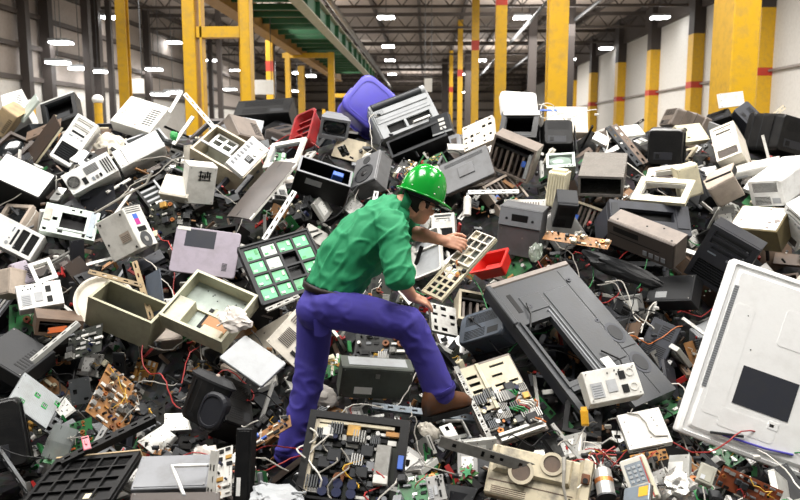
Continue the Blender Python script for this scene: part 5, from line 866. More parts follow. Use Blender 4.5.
('desktop_speaker','case',{'st': 'display', 'c': 'grey_mid'},(0.730,5.843,1.905),(0.6284,0.7534,-0.1015,-0.1649),(0.317,0.361,0.199),'device','grey boxy device with dark display right of the worker','grey box with display'),
('computer_case','case',{'st': 'grille', 'c': 'offwhite'},(0.791,6.157,1.973),(0.8306,0.5491,-0.0582,-0.0725),(0.322,0.218,0.200),'computer','off-white case top behind the grey box with display','off-white case behind the grey box'),
('metal_strip','bar',{'c': 'white'},(0.533,6.101,2.167),(0.8725,0.4880,-0.0212,-0.0152),(0.393,0.031,0.020),'strip','horizontal white strip above the grey box with display','horizontal white strip'),
('spray_bottle','motor',{'c': 'offwhite'},(0.327,6.018,2.075),(0.8308,0.5402,-0.0996,-0.0897),(0.061,0.190,0.060),'bottle','white bottle standing right of the helmet','white bottle'),
('flat_monitor','slab',{'c': 'grey_mid', 'patch': 0},(0.337,6.291,2.323),(0.8606,0.4464,-0.2450,-0.0068),(0.426,0.285,0.051),'monitor','flat grey monitor lying behind the green helmet','flat grey monitor'),
('paper_tray','tray',{'c': 'offwhite'},(0.017,5.854,1.716),(0.8592,0.4064,-0.2906,-0.1100),(0.279,0.387,0.050),'tray',"white plastic tray behind the worker's forearms",'white tray'),
('computer_case','case',{'st': 'front', 'c': 'offwhite', 'bays': 1, 'vent': 'dark'},(0.153,6.052,1.881),(0.8435,0.5324,-0.0680,-0.0191),(0.178,0.193,0.200),'computer',"off-white case with black bay behind the worker's hand",'off-white case behind the hand'),
('printer_box','opencase',{'c': 'black', 'rim': 'grey', 'cage': 0},(-0.828,6.257,2.241),(0.9457,0.2725,0.1742,0.0320),(0.436,0.212,0.211),'printer',"black box with grey tray top and small white label above the worker's back",'black box with grey top'),
('computer_speaker','case',{'st': 'speaker', 'c': 'grey_mid'},(-0.439,6.367,2.286),(0.8853,0.3403,-0.2705,-0.1653),(0.260,0.327,0.160),'speaker',"grey speaker with round cone behind the worker's shoulder",'grey round-cone speaker'),
('circuit_strip','board',{'c': 'pcb_tan', 'n': 30, 'acc': 'cream'},(1.082,5.566,1.868),(0.8969,0.3304,-0.0658,-0.2866),(0.497,0.088,0.020),'circuit board','long brown board strip left of the taupe video deck','long brown board strip'),
('plastic_wrap','crumple',{'c': 'clear_green', 'amp': 0.4},(0.794,5.530,1.780),(0.8391,0.5143,-0.0971,-0.1482),(0.097,0.161,0.050),'wrap','clear greenish plastic wrap at the corner of the grey box with display',None),
('parts_bin','tub',{'c': 'red', 'r': 0.08},(0.484,5.506,1.687),(0.9007,0.2658,-0.2296,-0.2556),(0.255,0.176,0.100),'bin','red plastic bin under the board the worker lifts','red bin'),
('metal_bracket','rod',{'c': 'metal', 'pts': [(-0.072, 0.044, 0.005), (0.028, 0.045, 0.005), (0.071, -0.044, 0.005)]},(0.184,4.153,0.988),(0.8834,0.4680,-0.0184,-0.0127),(0.143,0.087,0.010),'bracket',"bent grey bracket below the worker's boot",None),
('metal_rail','bar',{'c': 'greyblue'},(0.017,4.609,0.912),(0.9297,0.3627,0.0635,-0.0132),(0.681,0.040,0.030),'rail',"grey blue rail lying under the worker's boot",None),
('rack_piece','plate',{'c': 'metal', 'win': 0},(0.125,5.153,1.369),(0.9011,0.3655,0.2047,0.1121),(0.196,0.219,0.030),'frame',"grey perforated rack piece right of the worker's knee",'perforated rack piece'),
('circuit_board','lifted',{'c': 'pcb_white'},(0.207,4.507,1.847),(0.8644,0.3404,-0.0182,-0.3697),(0.156,0.525,0.030),'circuit board',"cream perforated circuit board held in the worker's hand",'held circuit board'),
('metal_strip','bar',{'c': 'white'},(-1.091,5.803,2.009),(0.7249,0.4449,-0.2430,0.4664),(0.450,0.039,0.020),'strip','long white strip leaning above the dark grid crate',None),
('conduit','rod',{'c': 'cable_grey', 'pts': [(-0.217, -0.152, 0.005), (-0.004, -0.03, 0.005), (0.185, 0.068, 0.005), (0.231, 0.159, 0.005)]},(-2.298,5.865,2.170),(0.7573,0.6523,-0.0230,-0.0198),(0.436,0.305,0.010),'conduit','bent grey conduit above the off-white unit with magenta sticker',None),
('wooden_stick','bar',{'c': 'tan'},(-2.082,5.112,1.649),(0.8671,0.4788,0.0412,-0.1307),(0.405,0.030,0.020),'stick','tan stick lying above the round dish',None),
('metal_strip','bar',{'c': 'metal'},(-0.947,5.073,1.494),(0.8300,0.3670,0.0723,0.4138),(0.280,0.028,0.020),'strip','thin grey strip under the lower edge of the dark grid crate',None),
]
# ------------------------------------------------------------------ the scrap pieces
heroes = []
for i, (nm, b, o, loc, q, dim, cat, lab, short) in enumerate(HEROES):
    build(nm, b, o, loc, q, dim, cat, lab, seed=i*7+1); heroes.append((Vector(loc), short or lab, dim))
USED = {}
def where(p, head):
    near = sorted(heroes, key=lambda h: (h[0]-p).length)
    for h in near[:10]:
        d = p-h[0]; rel = ('right of' if d.x > 0 else 'left of') if abs(d.x) > abs(d.z+d.y*.5) else ('above' if d.z+d.y*.5 > 0 else 'below')
        s = '%s %s the %s' % (head, rel, h[1])
        if s not in USED and len(s.split()) <= 16: USED[s] = 1; return s
    for h in near[:8]:
        for g in near[:8]:
            s = '%s between the %s and the %s' % (head, h[1], g[1])
            if h is not g and s not in USED and len(s.split()) <= 16: USED[s] = 1; return s
    return head+' deep in the heap'
R = random.Random(11)
LIGHT = ['grey', 'offwhite', 'beigewhite', 'beige', 'grey_light', 'taupe_light', 'grey', 'silver', 'taupe']; DARK_ = ['black', 'charcoal', 'slate', 'grey_dark', 'taupe_dark', 'black', 'slate_black', 'brown', 'darkbrown']
CN = dict(taupe_light='light taupe', taupe='taupe', white='white', offwhite='off-white', beigewhite='pale beige', beige='beige', grey_light='light grey', cream='cream', grey='grey', silver='silver', black='black', charcoal='charcoal', slate='slate', grey_dark='dark grey', taupe_dark='dark taupe', slate_black='near-black', brown='brown', darkbrown='dark brown', metal='grey metal', metal_light='pale metal', metal_dark='dark metal', pcb_dark='dark', pcb_tan='tan', pcb_green='green', pcb_black='black', pcb_orange='orange')
def normal(y): s = (prof(y+.1)-prof(y-.1))/.2; return Vector((0, -s, 1)).normalized()
def turned(nrm, roll, tilt):
    z = (nrm+Vector((R.gauss(0, tilt), R.gauss(0, tilt)-.2, R.gauss(0, tilt)))).normalized(); x = Vector((1, 0, 0)); x = (x-z*x.dot(z)).normalized(); y = z.cross(x)
    return (Matrix((x, y, z)).transposed() @ Matrix.Rotation(roll, 3, 'Z')).to_quaternion()
rows = []
y = 3.45
while y < 8.0:
    st = .30 if y < 5 else .27; half = .53*y+.9; nx = int(2*half/.36)
    for i in range(nx): rows.append((-half+2*half*(i+R.uniform(.1, .9))/nx, y+R.uniform(-.12, .12)))
    y += st
EYE = Vector((0, 0, H))
FACES = [(Vector(h[3]), Quaternion(h[4]), h[5]) for h in HEROES]
LEGS = [(Vector((-.63, 4.48, 1.57)), Vector((-.68, 4.39, 1.14))), (Vector((-.68, 4.39, 1.14)), Vector((-.8, 4.3, .65))), (Vector((-.52, 4.33, 1.63)), Vector((-.07, 4.26, 1.56))), (Vector((-.07, 4.26, 1.56)), Vector((.1, 4.26, 1.05))), (Vector((.1, 4.26, 1.08)), Vector((.3, 4.23, 1.1)))]
SPOTS = []
def covers(p, r):
    if any((p-s_).length < g_+r*.6 for s_, g_ in SPOTS): return True
    for a, b in LEGS:
        t_ = max(0, min(1, (p-a).dot(b-a)/(b-a).length_squared))
        if (a.lerp(b, t_)-p).length < .12+r: return True
    # true when a piece of radius r at p would bury the shown face of a main piece
    for c, q, d in FACES:
        l = q.inverted() @ (p-c)
        if abs(l.x) < d[0]/2+.06 and abs(l.y) < d[1]/2+.06 and abs(l.z) < d[2]/2+.06: return True
        n_ = q @ Vector((0, 0, 1)); fc = c+n_*(d[2]/2); v_ = p-EYE; den = v_.dot(n_)
        if abs(den) < 1e-6: continue
        s_ = (fc-EYE).dot(n_)/den
        if s_ < 1-.0*r: continue
        l = q.inverted() @ (EYE+v_*s_-c); g = r*s_
        if abs(l.x) < d[0]/2+g*.75 and abs(l.y) < d[1]/2+g*.75: return True
    return False
for k, (x, y) in enumerate(rows):
    lo = y < 5.0 and abs(x) < 3.4; u = R.random(); nn_ = normal(y); sink = R.uniform(.1, .2)
    if y > 6.7: sink = R.uniform(.2, .36)
    p = Vector((x, y, prof(y)))-nn_*sink; q = turned(nn_, R.uniform(0, 2*PI), .38); dark = R.random() < .66; c = R.choice(DARK_ if dark else LIGHT)
    if covers(p+nn_*.08, .1):
        p = p-nn_*.16
        if covers(p+nn_*.1, .08): continue
    SPOTS.append((p, .12))
    if lo and u < .55:
        if u < .3: pc_ = R.choice(['pcb_dark', 'pcb_tan', 'pcb_green', 'pcb_black', 'pcb_orange', 'pcb_dark']); build('circuit_board', 'board', dict(c=pc_, n=R.randint(9, 18), acc=R.choice(['grey', 'cream', 'black', 'tan'])), p+nn_*.06, q, (R.uniform(.16, .3), R.uniform(.1, .24), .02), 'circuit board', where(p, CN[pc_]+' circuit board'), seed=k)
        elif u < .42: c = R.choice(['metal', 'metal_light', 'metal_dark']); build('metal_bracket', 'plate', dict(c=c, win=0), p+nn_*.06, q, (R.uniform(.12, .26), R.uniform(.06, .16), .015), 'bracket', where(p, CN[c]+' bracket'), seed=k)
        else: build('disc_drive', 'drive', dict(c=R.choice(['metal_light', 'silver'])), p+nn_*.06, q, (.15, R.uniform(.15, .2), .04), 'disc drive', where(p, 'small metal disc drive'), seed=k)
    elif u < .25: build('computer_case', 'case', dict(st=R.choice(['plain', 'front', 'rear', 'grille', 'vents', 'plain']), c=c), p, q, (R.uniform(.18, .3), R.uniform(.28, .42), R.uniform(.14, .3)), 'computer', where(p, CN[c]+' computer case'), seed=k)
    elif u < .38: build('open_chassis', 'opencase', dict(c=c, cage=R.choice([0, 1, 2, 3])), p, q, (R.uniform(.28, .4), R.uniform(.22, .36), R.uniform(.1, .2)), 'chassis', where(p, CN[c]+' open chassis'), seed=k)
    elif u < .5: build('case_cover', 'sheet', dict(c=c, holes=R.choice([0, 1, 2])), p+nn_*.05, q, (R.uniform(.25, .42), R.uniform(.16, .34), .02), 'lid', where(p, CN[c]+' sheet lid'), seed=k)
    elif u < .58: build('crt_monitor', 'crt', dict(c=c, back=R.choice([0, 1]), boxy=1, screen='black'), p-nn_*.05, q, (R.uniform(.3, .38), R.uniform(.26, .34), R.uniform(.25, .34)), 'monitor', where(p, CN[c]+' monitor'), seed=k)
    elif u < .66: build('screen_surround', 'frame', dict(c=c, bw=.13), p+nn_*.05, q, (R.uniform(.3, .42), R.uniform(.22, .32), .04), 'bezel', where(p, CN[c]+' empty bezel'), seed=k)
    elif u < .78: c = R.choice(['metal_light', 'metal', 'metal_dark', 'white', 'black']); build('metal_strip', 'bar', dict(c=c), p+nn_*R.uniform(.06, .16), turned(nn_, R.uniform(0, 2*PI), .6), (R.uniform(.25, .55), R.uniform(.025, .05), .02), 'strip', where(p, CN[c]+' strip'), seed=k)
    elif u < .88: pc_ = R.choice(['pcb_dark', 'pcb_tan', 'pcb_green', 'pcb_black']); build('circuit_board', 'board', dict(c=pc_, n=R.randint(8, 14), acc=R.choice(['grey', 'cream', 'black', 'tan'])), p+nn_*.07, q, (R.uniform(.2, .3), R.uniform(.14, .24), .02), 'circuit board', where(p, CN[pc_]+' circuit board'), seed=k)
    elif u < .93: build('plastic_wrap', 'crumple', dict(c=R.choice(['bag', 'beigewhite', 'clear_grey']), amp=.5), p+nn_*.06, q, (.2, .16, .08), 'wrap', where(p, 'crumpled pale wrap'), seed=k)
    else: build('power_supply_unit', 'case', dict(st='rear', c='silver'), p, q, (.2, .15, .12), 'power supply', where(p, 'silver power supply box'), seed=k)
for k in range(700):
    y = R.uniform(3.6, 7.0); x = R.uniform(-.54, .54)*y; nn_ = normal(y); p = Vector((x, y, prof(y)))-nn_*R.uniform(.0, .12); s = R.uniform(.7, 1.3)
    if covers(p+nn_*.03, .05): continue
    SPOTS.append((p, .05))
    q = turned(nn_, R.uniform(0, 2*PI), .7); u = R.random()
    if u < .3: c = R.choice(['metal', 'black', 'metal_dark', 'charcoal', 'metal_light', 'metal_dark']); build('metal_bracket', 'plate', dict(c=c, win=0), p, q, (.16*s, .08*s, .02), 'bracket', where(p, 'small '+CN[c]+' bracket'), seed=k)
    elif u < .5: pc_ = R.choice(['pcb_dark', 'pcb_tan', 'pcb_green', 'pcb_black']); build('circuit_board', 'board', dict(c=pc_, n=7, acc=R.choice(['grey', 'cream', 'black', 'tan'])), p, q, (.15*s, .1*s, .02), 'circuit board', where(p, 'small '+CN[pc_]+' circuit board'), seed=k)
    elif u < .65: c = R.choice(['metal_light', 'black', 'metal', 'offwhite']); build('metal_strip', 'bar', dict(c=c), p+nn_*.05, q, (.3*s, .022, .015), 'strip', where(p, 'narrow '+CN[c]+' strip'), seed=k)
    elif u < .8: c = R.choice(DARK_+LIGHT[:3]); build('plastic_cover', 'sheet', dict(c=c, holes=R.choice([0, 1])), p, q, (.2*s, .12*s, .015), 'cover', where(p, 'small '+CN[c]+' cover piece'), seed=k)
    elif u < .92: build('disc_drive', 'drive', dict(c=R.choice(['metal_light', 'silver'])), p, q, (.14*s, .16*s, .035), 'disc drive', where(p, 'small metal disc drive'), seed=k)
    else: build('plastic_wrap', 'crumple', dict(c=R.choice(['bag', 'beigewhite', 'charcoal', 'foil']), amp=.5), p, q, (.15*s, .12*s, .05), 'wrap', where(p, 'small crumpled wrap'), seed=k)
CB = ['cable_black', 'cable_grey', 'cable_white', 'cable_red', 'cable_black', 'cable_green', 'cable_grey', 'cable_black', 'cable_grey', 'cable_white']
def cable(x, y, c, n_=24, r=.004, up=.1, sp=.09):
    p = Vector((x, y, 0)); pts = []; a = R.uniform(0, 2*PI); base = Vector((x, y, prof(y)+up))
    for i in range(n_):
        pts.append(Vector((p.x, p.y, prof(p.y)+up+.045*math.sin(i*.5+x)))-base); a += R.uniform(-.5, .5); p += Vector((math.cos(a), math.sin(a), 0))*sp*R.uniform(.4, .6)
    t = thing('cable', where(base, 'loose %s cable' % c[6:]), 'cable', base); part('cord', MB().tube(pts, r, 6), c, t)
    part('plug', MB().box(-.018, .018, -.012, .012, -.01, .01, .003), 'grey_dark' if c != 'cable_white' else 'offwhite', t)
for i in range(40): y = R.uniform(3.7, 7.3); cable(R.uniform(-.5, .5)*y, y, R.choice(CB), up=R.uniform(0, .1))
for i in range(10): cable(R.uniform(1.25, 1.75), R.uniform(4.9, 5.4), R.choice(['cable_red', 'cable_black', 'cable_white', 'cable_orange', 'cable_grey', 'cable_black']), 18, .004, .06, .06)
for i in range(12): cable(R.uniform(-1.6, -1.15), R.uniform(4.5, 4.9), R.choice(['cable_white', 'cable_grey', 'cable_red', 'cable_grey', 'cable_black']), 18, .004, .1, .06)
for i in range(10): cable(R.uniform(.75, 1.3), R.uniform(3.9, 4.4), R.choice(['cable_red', 'cable_grey', 'cable_black', 'cable_white']), 16, .0035, .08, .05)
# fine debris nobody could count
names = ['offwhite', 'charcoal', 'metal', 'pcb_green', 'pcb_dark', 'black', 'black', 'brown', 'metal_dark', 'cable_red', 'grey', 'darkbrown', 'black', 'taupe_dark', 'pcb_tan', 'slate']
m = MB(); mi = []
for i in range(6500):
    y = 3.3+3.6*R.random()**1.4; x = R.uniform(-.56, .56)*y; k = R.randrange(len(names)); s = R.uniform(.006, .03); L = s*R.uniform(1, 3.2); n0 = len(m.f)
    b_ = MB().box(-L, L, -s*.6, s*.6, -s*.25, s*.25) if R.random() < .7 else MB().cyl((0, 0, 0), s*.5, s*1.4, 8)
    q = Quaternion((R.gauss(0, 1), R.gauss(0, 1), R.gauss(0, 1), R.gauss(0, 1))).normalized(); e = Vector((x, y, prof(y)-.24+R.uniform(0, .17)))
    if any((a.lerp(b, max(0, min(1, (e-a).dot(b-a)/(b-a).length_squared)))-e).length < .13 for a, b in LEGS): continue
    m.add([e+q @ Vector(p) for p in b_.v], b_.f); mi += [k]*(len(m.f)-n0)
me = m.mesh('loose_debris')
for k in names: me.materials.append(M(k))
me.polygons.foreach_set('material_index', mi)
o = bpy.data.objects.new('loose_debris', me); C.objects.link(o); o['kind'] = 'stuff'; o['label'] = 'tiny broken plastic, metal and board chips strewn through the heap'; o['category'] = 'debris'
# ------------------------------------------------------------------ the worker
V = Vector
P0 = V((-.62, 4.36, .72))
J = {k: V(p)-P0 for k, p in dict(hipL=(-.633,4.481,1.573), kneeL=(-.68,4.386,1.139), ankL=(-.792,4.309,.776), hipR=(-.52,4.331,1.631), kneeR=(-.07,4.256,1.56), ankR=(.096,4.261,1.17), pel=(-.582,4.413,1.648), waist=(-.555,4.438,1.742), mid=(-.453,4.483,1.893), chest=(-.325,4.518,2.03), upper=(-.222,4.537,2.135), neck=(-.135,4.56,2.205),
    shR=(-.185,4.37,2.09), elR=(-.135,4.2,1.83), wrR=(-.07,4.33,1.70), shL=(-.183,4.742,2.15), elL=(-.085,4.73,2.02), wrL=(.105,4.575,1.99), brim=(-.02,4.6,2.252)).items()}
man = thing('person', 'worker in green hard hat, green shirt and purple-blue trousers bending over the heap', 'person', P0)
def frame(y, p):  # forward, left, up for a yaw (0 = +x) and a downward pitch
    f_ = V((math.cos(y)*math.cos(p), math.sin(y)*math.cos(p), -math.sin(p))); l_ = V((-math.sin(y), math.cos(y), 0)); return f_, l_, f_.cross(l_)
HF, HL, HU = frame(math.radians(24), math.radians(22))
HC = J['brim']-HU*.035
def hp(x, y, z): return HC+HF*x+HL*y+HU*z
def chain(m, pts, rad, n=14):
    for i in range(len(pts)-1):
        a, b = V(pts[i]), V(pts[i+1]); m.tube([a, a.lerp(b, .5), b], rad[i], n, rad[i+1])
    for p, r in zip(pts, rad): m.ball(p, r, r, r, n, 8)
J['hem'] = J['waist']+V((.035, 0, -.012)); J['top'] = J['waist']+V((.012, 0, .0))
FLAT = {'hem': V((.24, 0, 1)), 'top': V((.22, 0, 1)), 'pel': V((.12, 0, 1))}
def spine(m, names, lat, sag, grow=0):
    rings = []; N_ = len(names)
    for i, k in enumerate(names):
        p = J[k] if isinstance(k, str) else k; a = J[names[max(i-1, 0)]]; b = J[names[min(i+1, N_-1)]]; t = FLAT.get(k, b-a).normalized()
        s = i/(N_-1); l = V((-.6, .8, 0)).lerp(V((0, 1, .1)), s); l = (l-t*l.dot(t)).normalized(); g = t.cross(l)
        rings.append([p+l*((lat[i]+grow)*math.cos(2*PI*q/28))+g*((sag[i]+grow)*math.sin(2*PI*q/28)) for q in range(28)])
    m.loft(rings)
def solid(name, m, vox, mat, it=6, fold=None, parent=None):
    me = m.mesh(name); o = bpy.data.objects.new(name, me); C.objects.link(o)
    r = o.modifiers.new('r', 'REMESH'); r.mode = 'VOXEL'; r.voxel_size = vox
    s = o.modifiers.new('s', 'SMOOTH'); s.factor = .5; s.iterations = it
    dg = bpy.context.evaluated_depsgraph_get(); me2 = bpy.data.meshes.new_from_object(o.evaluated_get(dg)); bpy.data.objects.remove(o)
    if fold:
        ns = [(v.co.copy(), v.normal.copy()) for v in me2.vertices]
        for v, (c, nn) in zip(me2.vertices, ns): v.co = c+nn*fold(c)
    for p in me2.polygons: p.use_smooth = True
    me2.name = name; return part(name, me2, mat, parent or man)
def hand(m, wr, d, nrm, side, curl, sp=.0):
    # wr wrist, d towards the fingers, nrm out of the back of the hand, side towards the thumb
    d = d.normalized(); side = (side-d*side.dot(d)).normalized(); nrm = d.cross(side) if d.cross(side).dot(nrm) > 0 else side.cross(d)
    chain(m, [wr, wr+d*.03], [.029, .03])
    for k in (-1, -.33, .33, 1): chain(m, [wr+d*.02+side*.02*k, wr+d*.088+side*.029*k], [.017, .0135], 10)
    for k, L in ((1, .072), (.33, .082), (-.33, .076), (-1, .058)):
        p = wr+d*.088+side*.029*k; a = .35; pts = [p]
        for q, f in enumerate((.45, .3, .25)):
            a_ = a+curl*q; p = p+(d*math.cos(a_)-nrm*math.sin(a_)+side*sp*k*.2)*(L*f); pts.append(p)
        chain(m, pts, [.0108, .0098, .0088, .0076], 10)
    p = wr+d*.025+side*.03-nrm*.005; q = p+d*.035+side*.03-nrm*.012; r = q+d*.033+side*.006-nrm*.012; chain(m, [p, q, r, r+d*.022-side*.004-nrm*.008], [.016, .0125, .011, .0085], 10)
# body: head, neck, trunk, arms and hands, legs as one skin
m = MB()
def he(x, y, z, a, b, c): # ellipsoid in the head frame
    s = MB().ball((0, 0, 0), 1, 1, 1, 18, 12); m.add([hp(x+p[0]*a, y+p[1]*b, z+p[2]*c) for p in s.v], s.f)
he(-.005, 0, .02, .098, .078, .098); he(.03, 0, -.055, .062, .058, .075); he(.052, 0, -.098, .034, .034, .028); he(.082, 0, .0, .02, .05, .016)
he(.1, 0, -.032, .018, .013, .024); he(.09, 0, -.005, .012, .01, .03); he(.078, 0, -.072, .018, .028, .008); he(.078, 0, -.084, .015, .024, .008)
for s in (-1, 1):
    he(-.008, s*.08, -.025, .022, .01, .034); he(-.014, s*.087, -.018, .018, .006, .022); he(.06, s*.038, -.045, .026, .022, .024)
chain(m, [J['upper'], J['neck'], hp(-.03, 0, -.06)], [.07, .06, .056])
spine(m, ['pel', 'waist', 'mid', 'chest', 'upper', 'neck'], [.13, .125, .14, .155, .14, .05], [.09, .095, .1, .11, .085, .05])
chain(m, [J['shR'], J['elR'], J['wrR']], [.05, .044, .031]); chain(m, [J['shL'], J['elL'], J['wrL']], [.05, .046, .032])
chain(m, [J['elR'].lerp(J['wrR'], .15), J['elR'].lerp(J['wrR'], .45)], [.045, .042]); chain(m, [J['elL'].lerp(J['wrL'], .15), J['elL'].lerp(J['wrL'], .45)], [.047, .044])
hand(m, J['wrR'], V((.75, .25, -.35)), V((0, -.2, 1)), V((.3, .9, .1)), .25)
hand(m, J['wrL'], V((.86, -.45, -.1)), V((-.3, -.55, .8)), V((.5, .3, .8)), .62, .6)
chain(m, [J['hipL'], J['kneeL'], J['ankL'], J['ankL']+V((0, 0, -.04))], [.075, .055, .042, .042]); chain(m, [J['hipR'], J['kneeR'], J['ankR'], J['ankR']+V((0, 0, -.05))], [.075, .055, .042, .042])
body = solid('body', m, .0058, 'skin', 3)
for s in (-1, 1):
    e = part('eye', MB().ball(hp(.083, s*.033, -.008), .012, .012, .012, 12, 8), 'paper', body); part('iris', MB().ball(hp(.0935, s*.034, -.009), .005, .005, .005, 8, 6), 'darkbrown', e)
# hair below the helmet
s = MB().ball((0, 0, 0), 1, 1, 1, 26, 20); m = MB(); vs_ = []
for p in s.v:
    x, y, z = p[0]*.106, p[1]*.086, p[2]*.112+.012
    if z < -.075+max(0, x)*.0: z = -.075+(z+.075)*.15
    if x > .045 and z < .05: x = .045
    if x > .0 and z < -.03: z = -.03
    vs_.append(hp(x-.006, y, z))
m.add(vs_, s.f); part('hair', m, 'hair', man, smooth=True)
# hard hat
m = MB(); nn, rows = 48, 14; rings = []; BR = J['brim']
def hb(x, y, z): return BR+HF*x+HL*y+HU*z
for j in range(rows+1):
    t_ = PI/2*j/rows; c_ = math.cos(t_)**.8 if j < rows else .01; ring = []
    for i in range(nn):
        a = 2*PI*i/nn; x = .142*c_*math.cos(a); y = .118*c_*math.sin(a); z = .182*math.sin(t_); rb = sum(math.exp(-((y-q)/.011)**2) for q in (0, .042, -.042))
        z += .007*rb*(1 if j > 4 else j/5); ring.append(hb(x, y, z))
    rings.append(ring)
m.loft(rings, (0, 1)); hat = part('hard_hat', m, 'hat', man, smooth=True)
def brim(z, o): return [hb((.142+o*(.02+.05*max(0, math.cos(2*PI*i/nn))**1.5))*math.cos(2*PI*i/nn), (.118+o*.018)*math.sin(2*PI*i/nn), z-o*.012*max(0, math.cos(2*PI*i/nn))) for i in range(nn)]
part('brim', MB().loft([brim(.006, 0), brim(.004, 1), brim(-.006, 1.02), brim(-.006, -.05), brim(.006, 0)], (0, 0)), 'hat', hat, smooth=True)
R = random.Random(5); m = MB()
for k in range(14):
    t_, a = R.uniform(.15, 1.1), R.uniform(2.6, 5.2); c_ = math.cos(t_)**.8; m.ball(hb(.143*c_*math.cos(a), .119*c_*math.sin(a), .183*math.sin(t_)), .004, .004, .003, 8, 5)
part('paint_chips', m, 'paper', hat)
part('head_band', MB().loft([[hb(.118*math.cos(2*PI*i/40), .098*math.sin(2*PI*i/40), z) for i in range(40)] for z in (-.022, .0)]), 'grey_dark', hat)
# safety glasses
g = part('safety_glasses', MB().loft([[hp(.118-.32*abs(y)**1.6, y, z) for y in [(-.068+.136*i/16) for i in range(17)]]+[hp(.114-.32*abs(y)**1.6, y, z) for y in [(.068-.136*i/16) for i in range(17)]] for z in (-.03, .014)]), 'lens', man, smooth=True)
for s in (-1, 1): part('temple_arm', MB().tube([hp(.104, s*.07, .0), hp(.05, s*.083, 0), hp(-.02, s*.086, -.004)], .0035, 6), 'charcoal', g)
# shirt
m = MB(); spine(m, ['hem', 'mid', 'chest', 'upper', 'neck'], [.168, .187, .2, .175, .075], [.165, .168, .158, .118, .07])
chain(m, [J['chest'].lerp(J['upper'], .6), J['shR'], J['shR'].lerp(J['elR'], .5), J['elR']+V((.0, 0, .005))], [.12, .098, .088, .08], 18)
chain(m, [J['upper'], J['shL'], J['elL']+V((-.015, .01, .02))], [.12, .09, .075], 18)
m.ball(J['mid'].lerp(J['chest'], .4)+V((.055, -.02, -.06)), .12, .13, .1, 18, 10); m.ball(J['hem']+V((.05, -.02, .08)), .13, .14, .085, 18, 10)
def fold_s(c):
    d = c.x*.62+c.z*.78; e = -c.x*.78+c.z*.62
    w_ = noise.noise(V((d*4, c.y*7, e*11))); r_ = 1-abs(noise.noise(V((d*5+9, c.y*9, e*16)))); r2 = 1-abs(noise.noise(V((c.x*6+c.z*5, c.y*5, c.z*9-c.x*7)))); return .007*w_+.014*max(0, r_-.72)*3+.01*max(0, r2-.8)*4-.005
shirt = solid('shirt', m, .0095, 'shirt', 5, fold_s)
ct = (hp(-.03, 0, -.06)-J['neck']).normalized(); cl = V((0, 1, .1)); cl = (cl-ct*cl.dot(ct)).normalized(); cg = ct.cross(cl)
def cr(p, r): return [p+cl*(r*1.02*math.cos(2*PI*i/24))+cg*(r*math.sin(2*PI*i/24)) for i in range(24)]
q = J['neck']; part('collar', MB().loft([cr(q-ct*.03, .088), cr(q+ct*.03, .074), cr(q+ct*.032, .068), cr(q-ct*.01, .066)], (0, 0)), 'shirt', shirt, smooth=True)
def cuff(a, b, r):
    t_ = (b-a).normalized(); u = t_.cross(V((0, 0, 1)) if abs(t_.z) < .9 else V((1, 0, 0))).normalized(); w_ = t_.cross(u); o = lambda p, k: [p+u*(k*math.cos(2*PI*i/24))+w_*(k*math.sin(2*PI*i/24)) for i in range(24)]
    return MB().loft([o(b-t_*.03, r), o(b, r*1.01), o(b, r*.88), o(b-t_*.03, r*.88), o(b-t_*.03, r)], (0, 0))
# trousers
m = MB(); spine(m, ['pel', 'top'], [.166, .158], [.136, .135]); pc = J['hipL'].lerp(J['hipR'], .5)
m.ball(pc+V((-.03, 0, .0)), .142, .165, .12, 22, 14)
chain(m, [J['hipL']+V((-.01, 0, .0)), J['hipL'].lerp(J['kneeL'], .45), J['kneeL'], J['kneeL'].lerp(J['ankL'], .6), J['ankL']+V((.0, 0, -.02))], [.114, .102, .086, .079, .077], 20)
chain(m, [J['hipR']+V((-.02, 0, .0)), J['hipR'].lerp(J['kneeR'], .5)+V((0, 0, .0)), J['kneeR']+V((-.015, 0, -.005)), J['kneeR'].lerp(J['ankR'], .55), J['ankR']+V((-.01, 0, .0))], [.12, .112, .095, .088, .092], 20)
def fold_t(c):
    k = noise.noise(V((c.x*5, c.y*5, c.z*5))); near = max(0, 1-(c-J['kneeR']).length/.25)+max(0, 1-(c-J['kneeL']).length/.25)+max(0, 1-(c-J['hipR']).length/.22)+max(0, 1-(c-J['ankR']).length/.16)+max(0, 1-(c-J['ankL']).length/.3)
    near = min(near, 1); r_ = 1-abs(noise.noise(V((c.x*9-c.z*4, c.y*7, c.z*13+c.x*6)))); return .004*k+.02*near*max(0, r_-.7)*2.5-.002
tr = solid('trousers', m, .0095, 'trousers', 5, fold_t)
part('hem', cuff(J['kneeR'], J['ankR']+V((-.004, 0, -.008)), .096), 'trousers', tr, smooth=True); part('hem', cuff(J['kneeL'], J['ankL']+V((0, 0, -.03)), .082), 'trousers', tr, smooth=True)
part('back_pocket', MB().loft([[V((-.0, -.155, .0))+pc+V((x*.8, x*.1, z)) for x, z in ((-.055, -.02), (.05, .0), (.05, -.1), (0, -.12), (-.05, -.11))], [V((-.0, -.162, .0))+pc+V((x*.8, x*.1, z)) for x, z in ((-.055, -.02), (.05, .0), (.05, -.1), (0, -.12), (-.05, -.11))]]), 'trousers', tr)
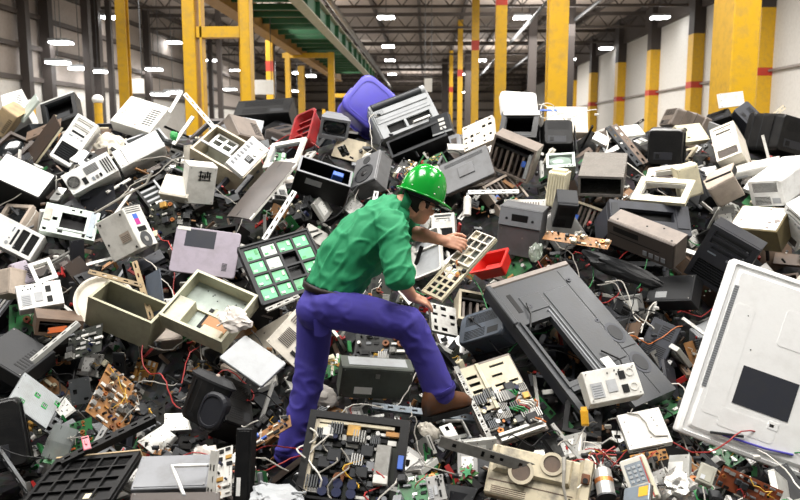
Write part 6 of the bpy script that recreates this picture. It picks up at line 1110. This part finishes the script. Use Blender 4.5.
# belt
a, b = J['pel'], J['mid']; t_ = V((.22, 0, 1)).normalized(); l_ = V((-.6, .8, 0)); l_ = (l_-t_*l_.dot(t_)).normalized(); g_ = t_.cross(l_); wc = J['top']+V((0, 0, -.02))
o_ = lambda k, d: [wc+t_*k+l_*((.172+d)*math.cos(2*PI*i/40))+g_*((.15+d)*math.sin(2*PI*i/40)) for i in range(40)]
blt = part('belt', MB().loft([o_(-.018, .004), o_(.022, .004), o_(.022, .012), o_(-.018, .012), o_(-.018, .004)], (0, 0)), 'belt', man, smooth=True)
bu = wc+g_*-.155+l_*.05; part('belt_loop', MB().box(-.006, .006, -.004, .004, -.025, .025), 'trousers', blt).location = wc+l_*-.1-g_*.13
# boots
def boot(ank, d, sole_z, name='boot'):
    d = d.normalized(); s_ = V((-d.y, d.x, 0)).normalized(); u = d.cross(s_); base = V((ank.x, ank.y, sole_z)); rings = []
    for x, w_, h_ in ((-.09, .034, .09), (-.08, .046, .14), (-.04, .055, .185), (.0, .056, .19), (.05, .053, .15), (.1, .054, .112), (.15, .056, .094), (.19, .05, .08), (.215, .034, .058), (.222, .012, .036)):
        rings.append([base+d*x+s_*(w_*math.copysign(abs(math.cos(a))**.8, math.cos(a)))+u*(.012+h_*(.5+.5*math.sin(a))) for a in [2*PI*i/18 for i in range(18)]])
    bo = part(name, MB().loft(rings), 'boot', man, smooth=True)
    R_ = [(-.09, .03), (-.07, .042), (0, .044), (.1, .052), (.17, .052), (.215, .034), (.23, .012)]; poly = [(x, w_) for x, w_ in R_]+[(x, -w_) for x, w_ in reversed(R_)]
    part('sole', MB().loft([[base+d*x+s_*w_+u*z for x, w_ in poly] for z in (-.012, .018)]), 'rubber', bo)
    part('ankle_collar', cuff(ank+V((0, 0, .0)), ank+V((0, 0, .045)), .05), 'boot', bo)
    for k in range(4): part('lace', MB().tube([base+d*(.05+.022*k)+s_*(-.03)+u*(.128-.012*k), base+d*(.055+.022*k)+u*(.16-.015*k), base+d*(.05+.022*k)+s_*.03+u*(.128-.012*k)], .0035, 6), 'cable_black', bo)
boot(J['ankR']+V((-.015, -.02, .02)), V((.8, .55, .04)), J['ankR'].z-.135); boot(J['ankL']+V((.045, .03, 0)), V((.8, .6, 0)), J['ankL'].z-.09)
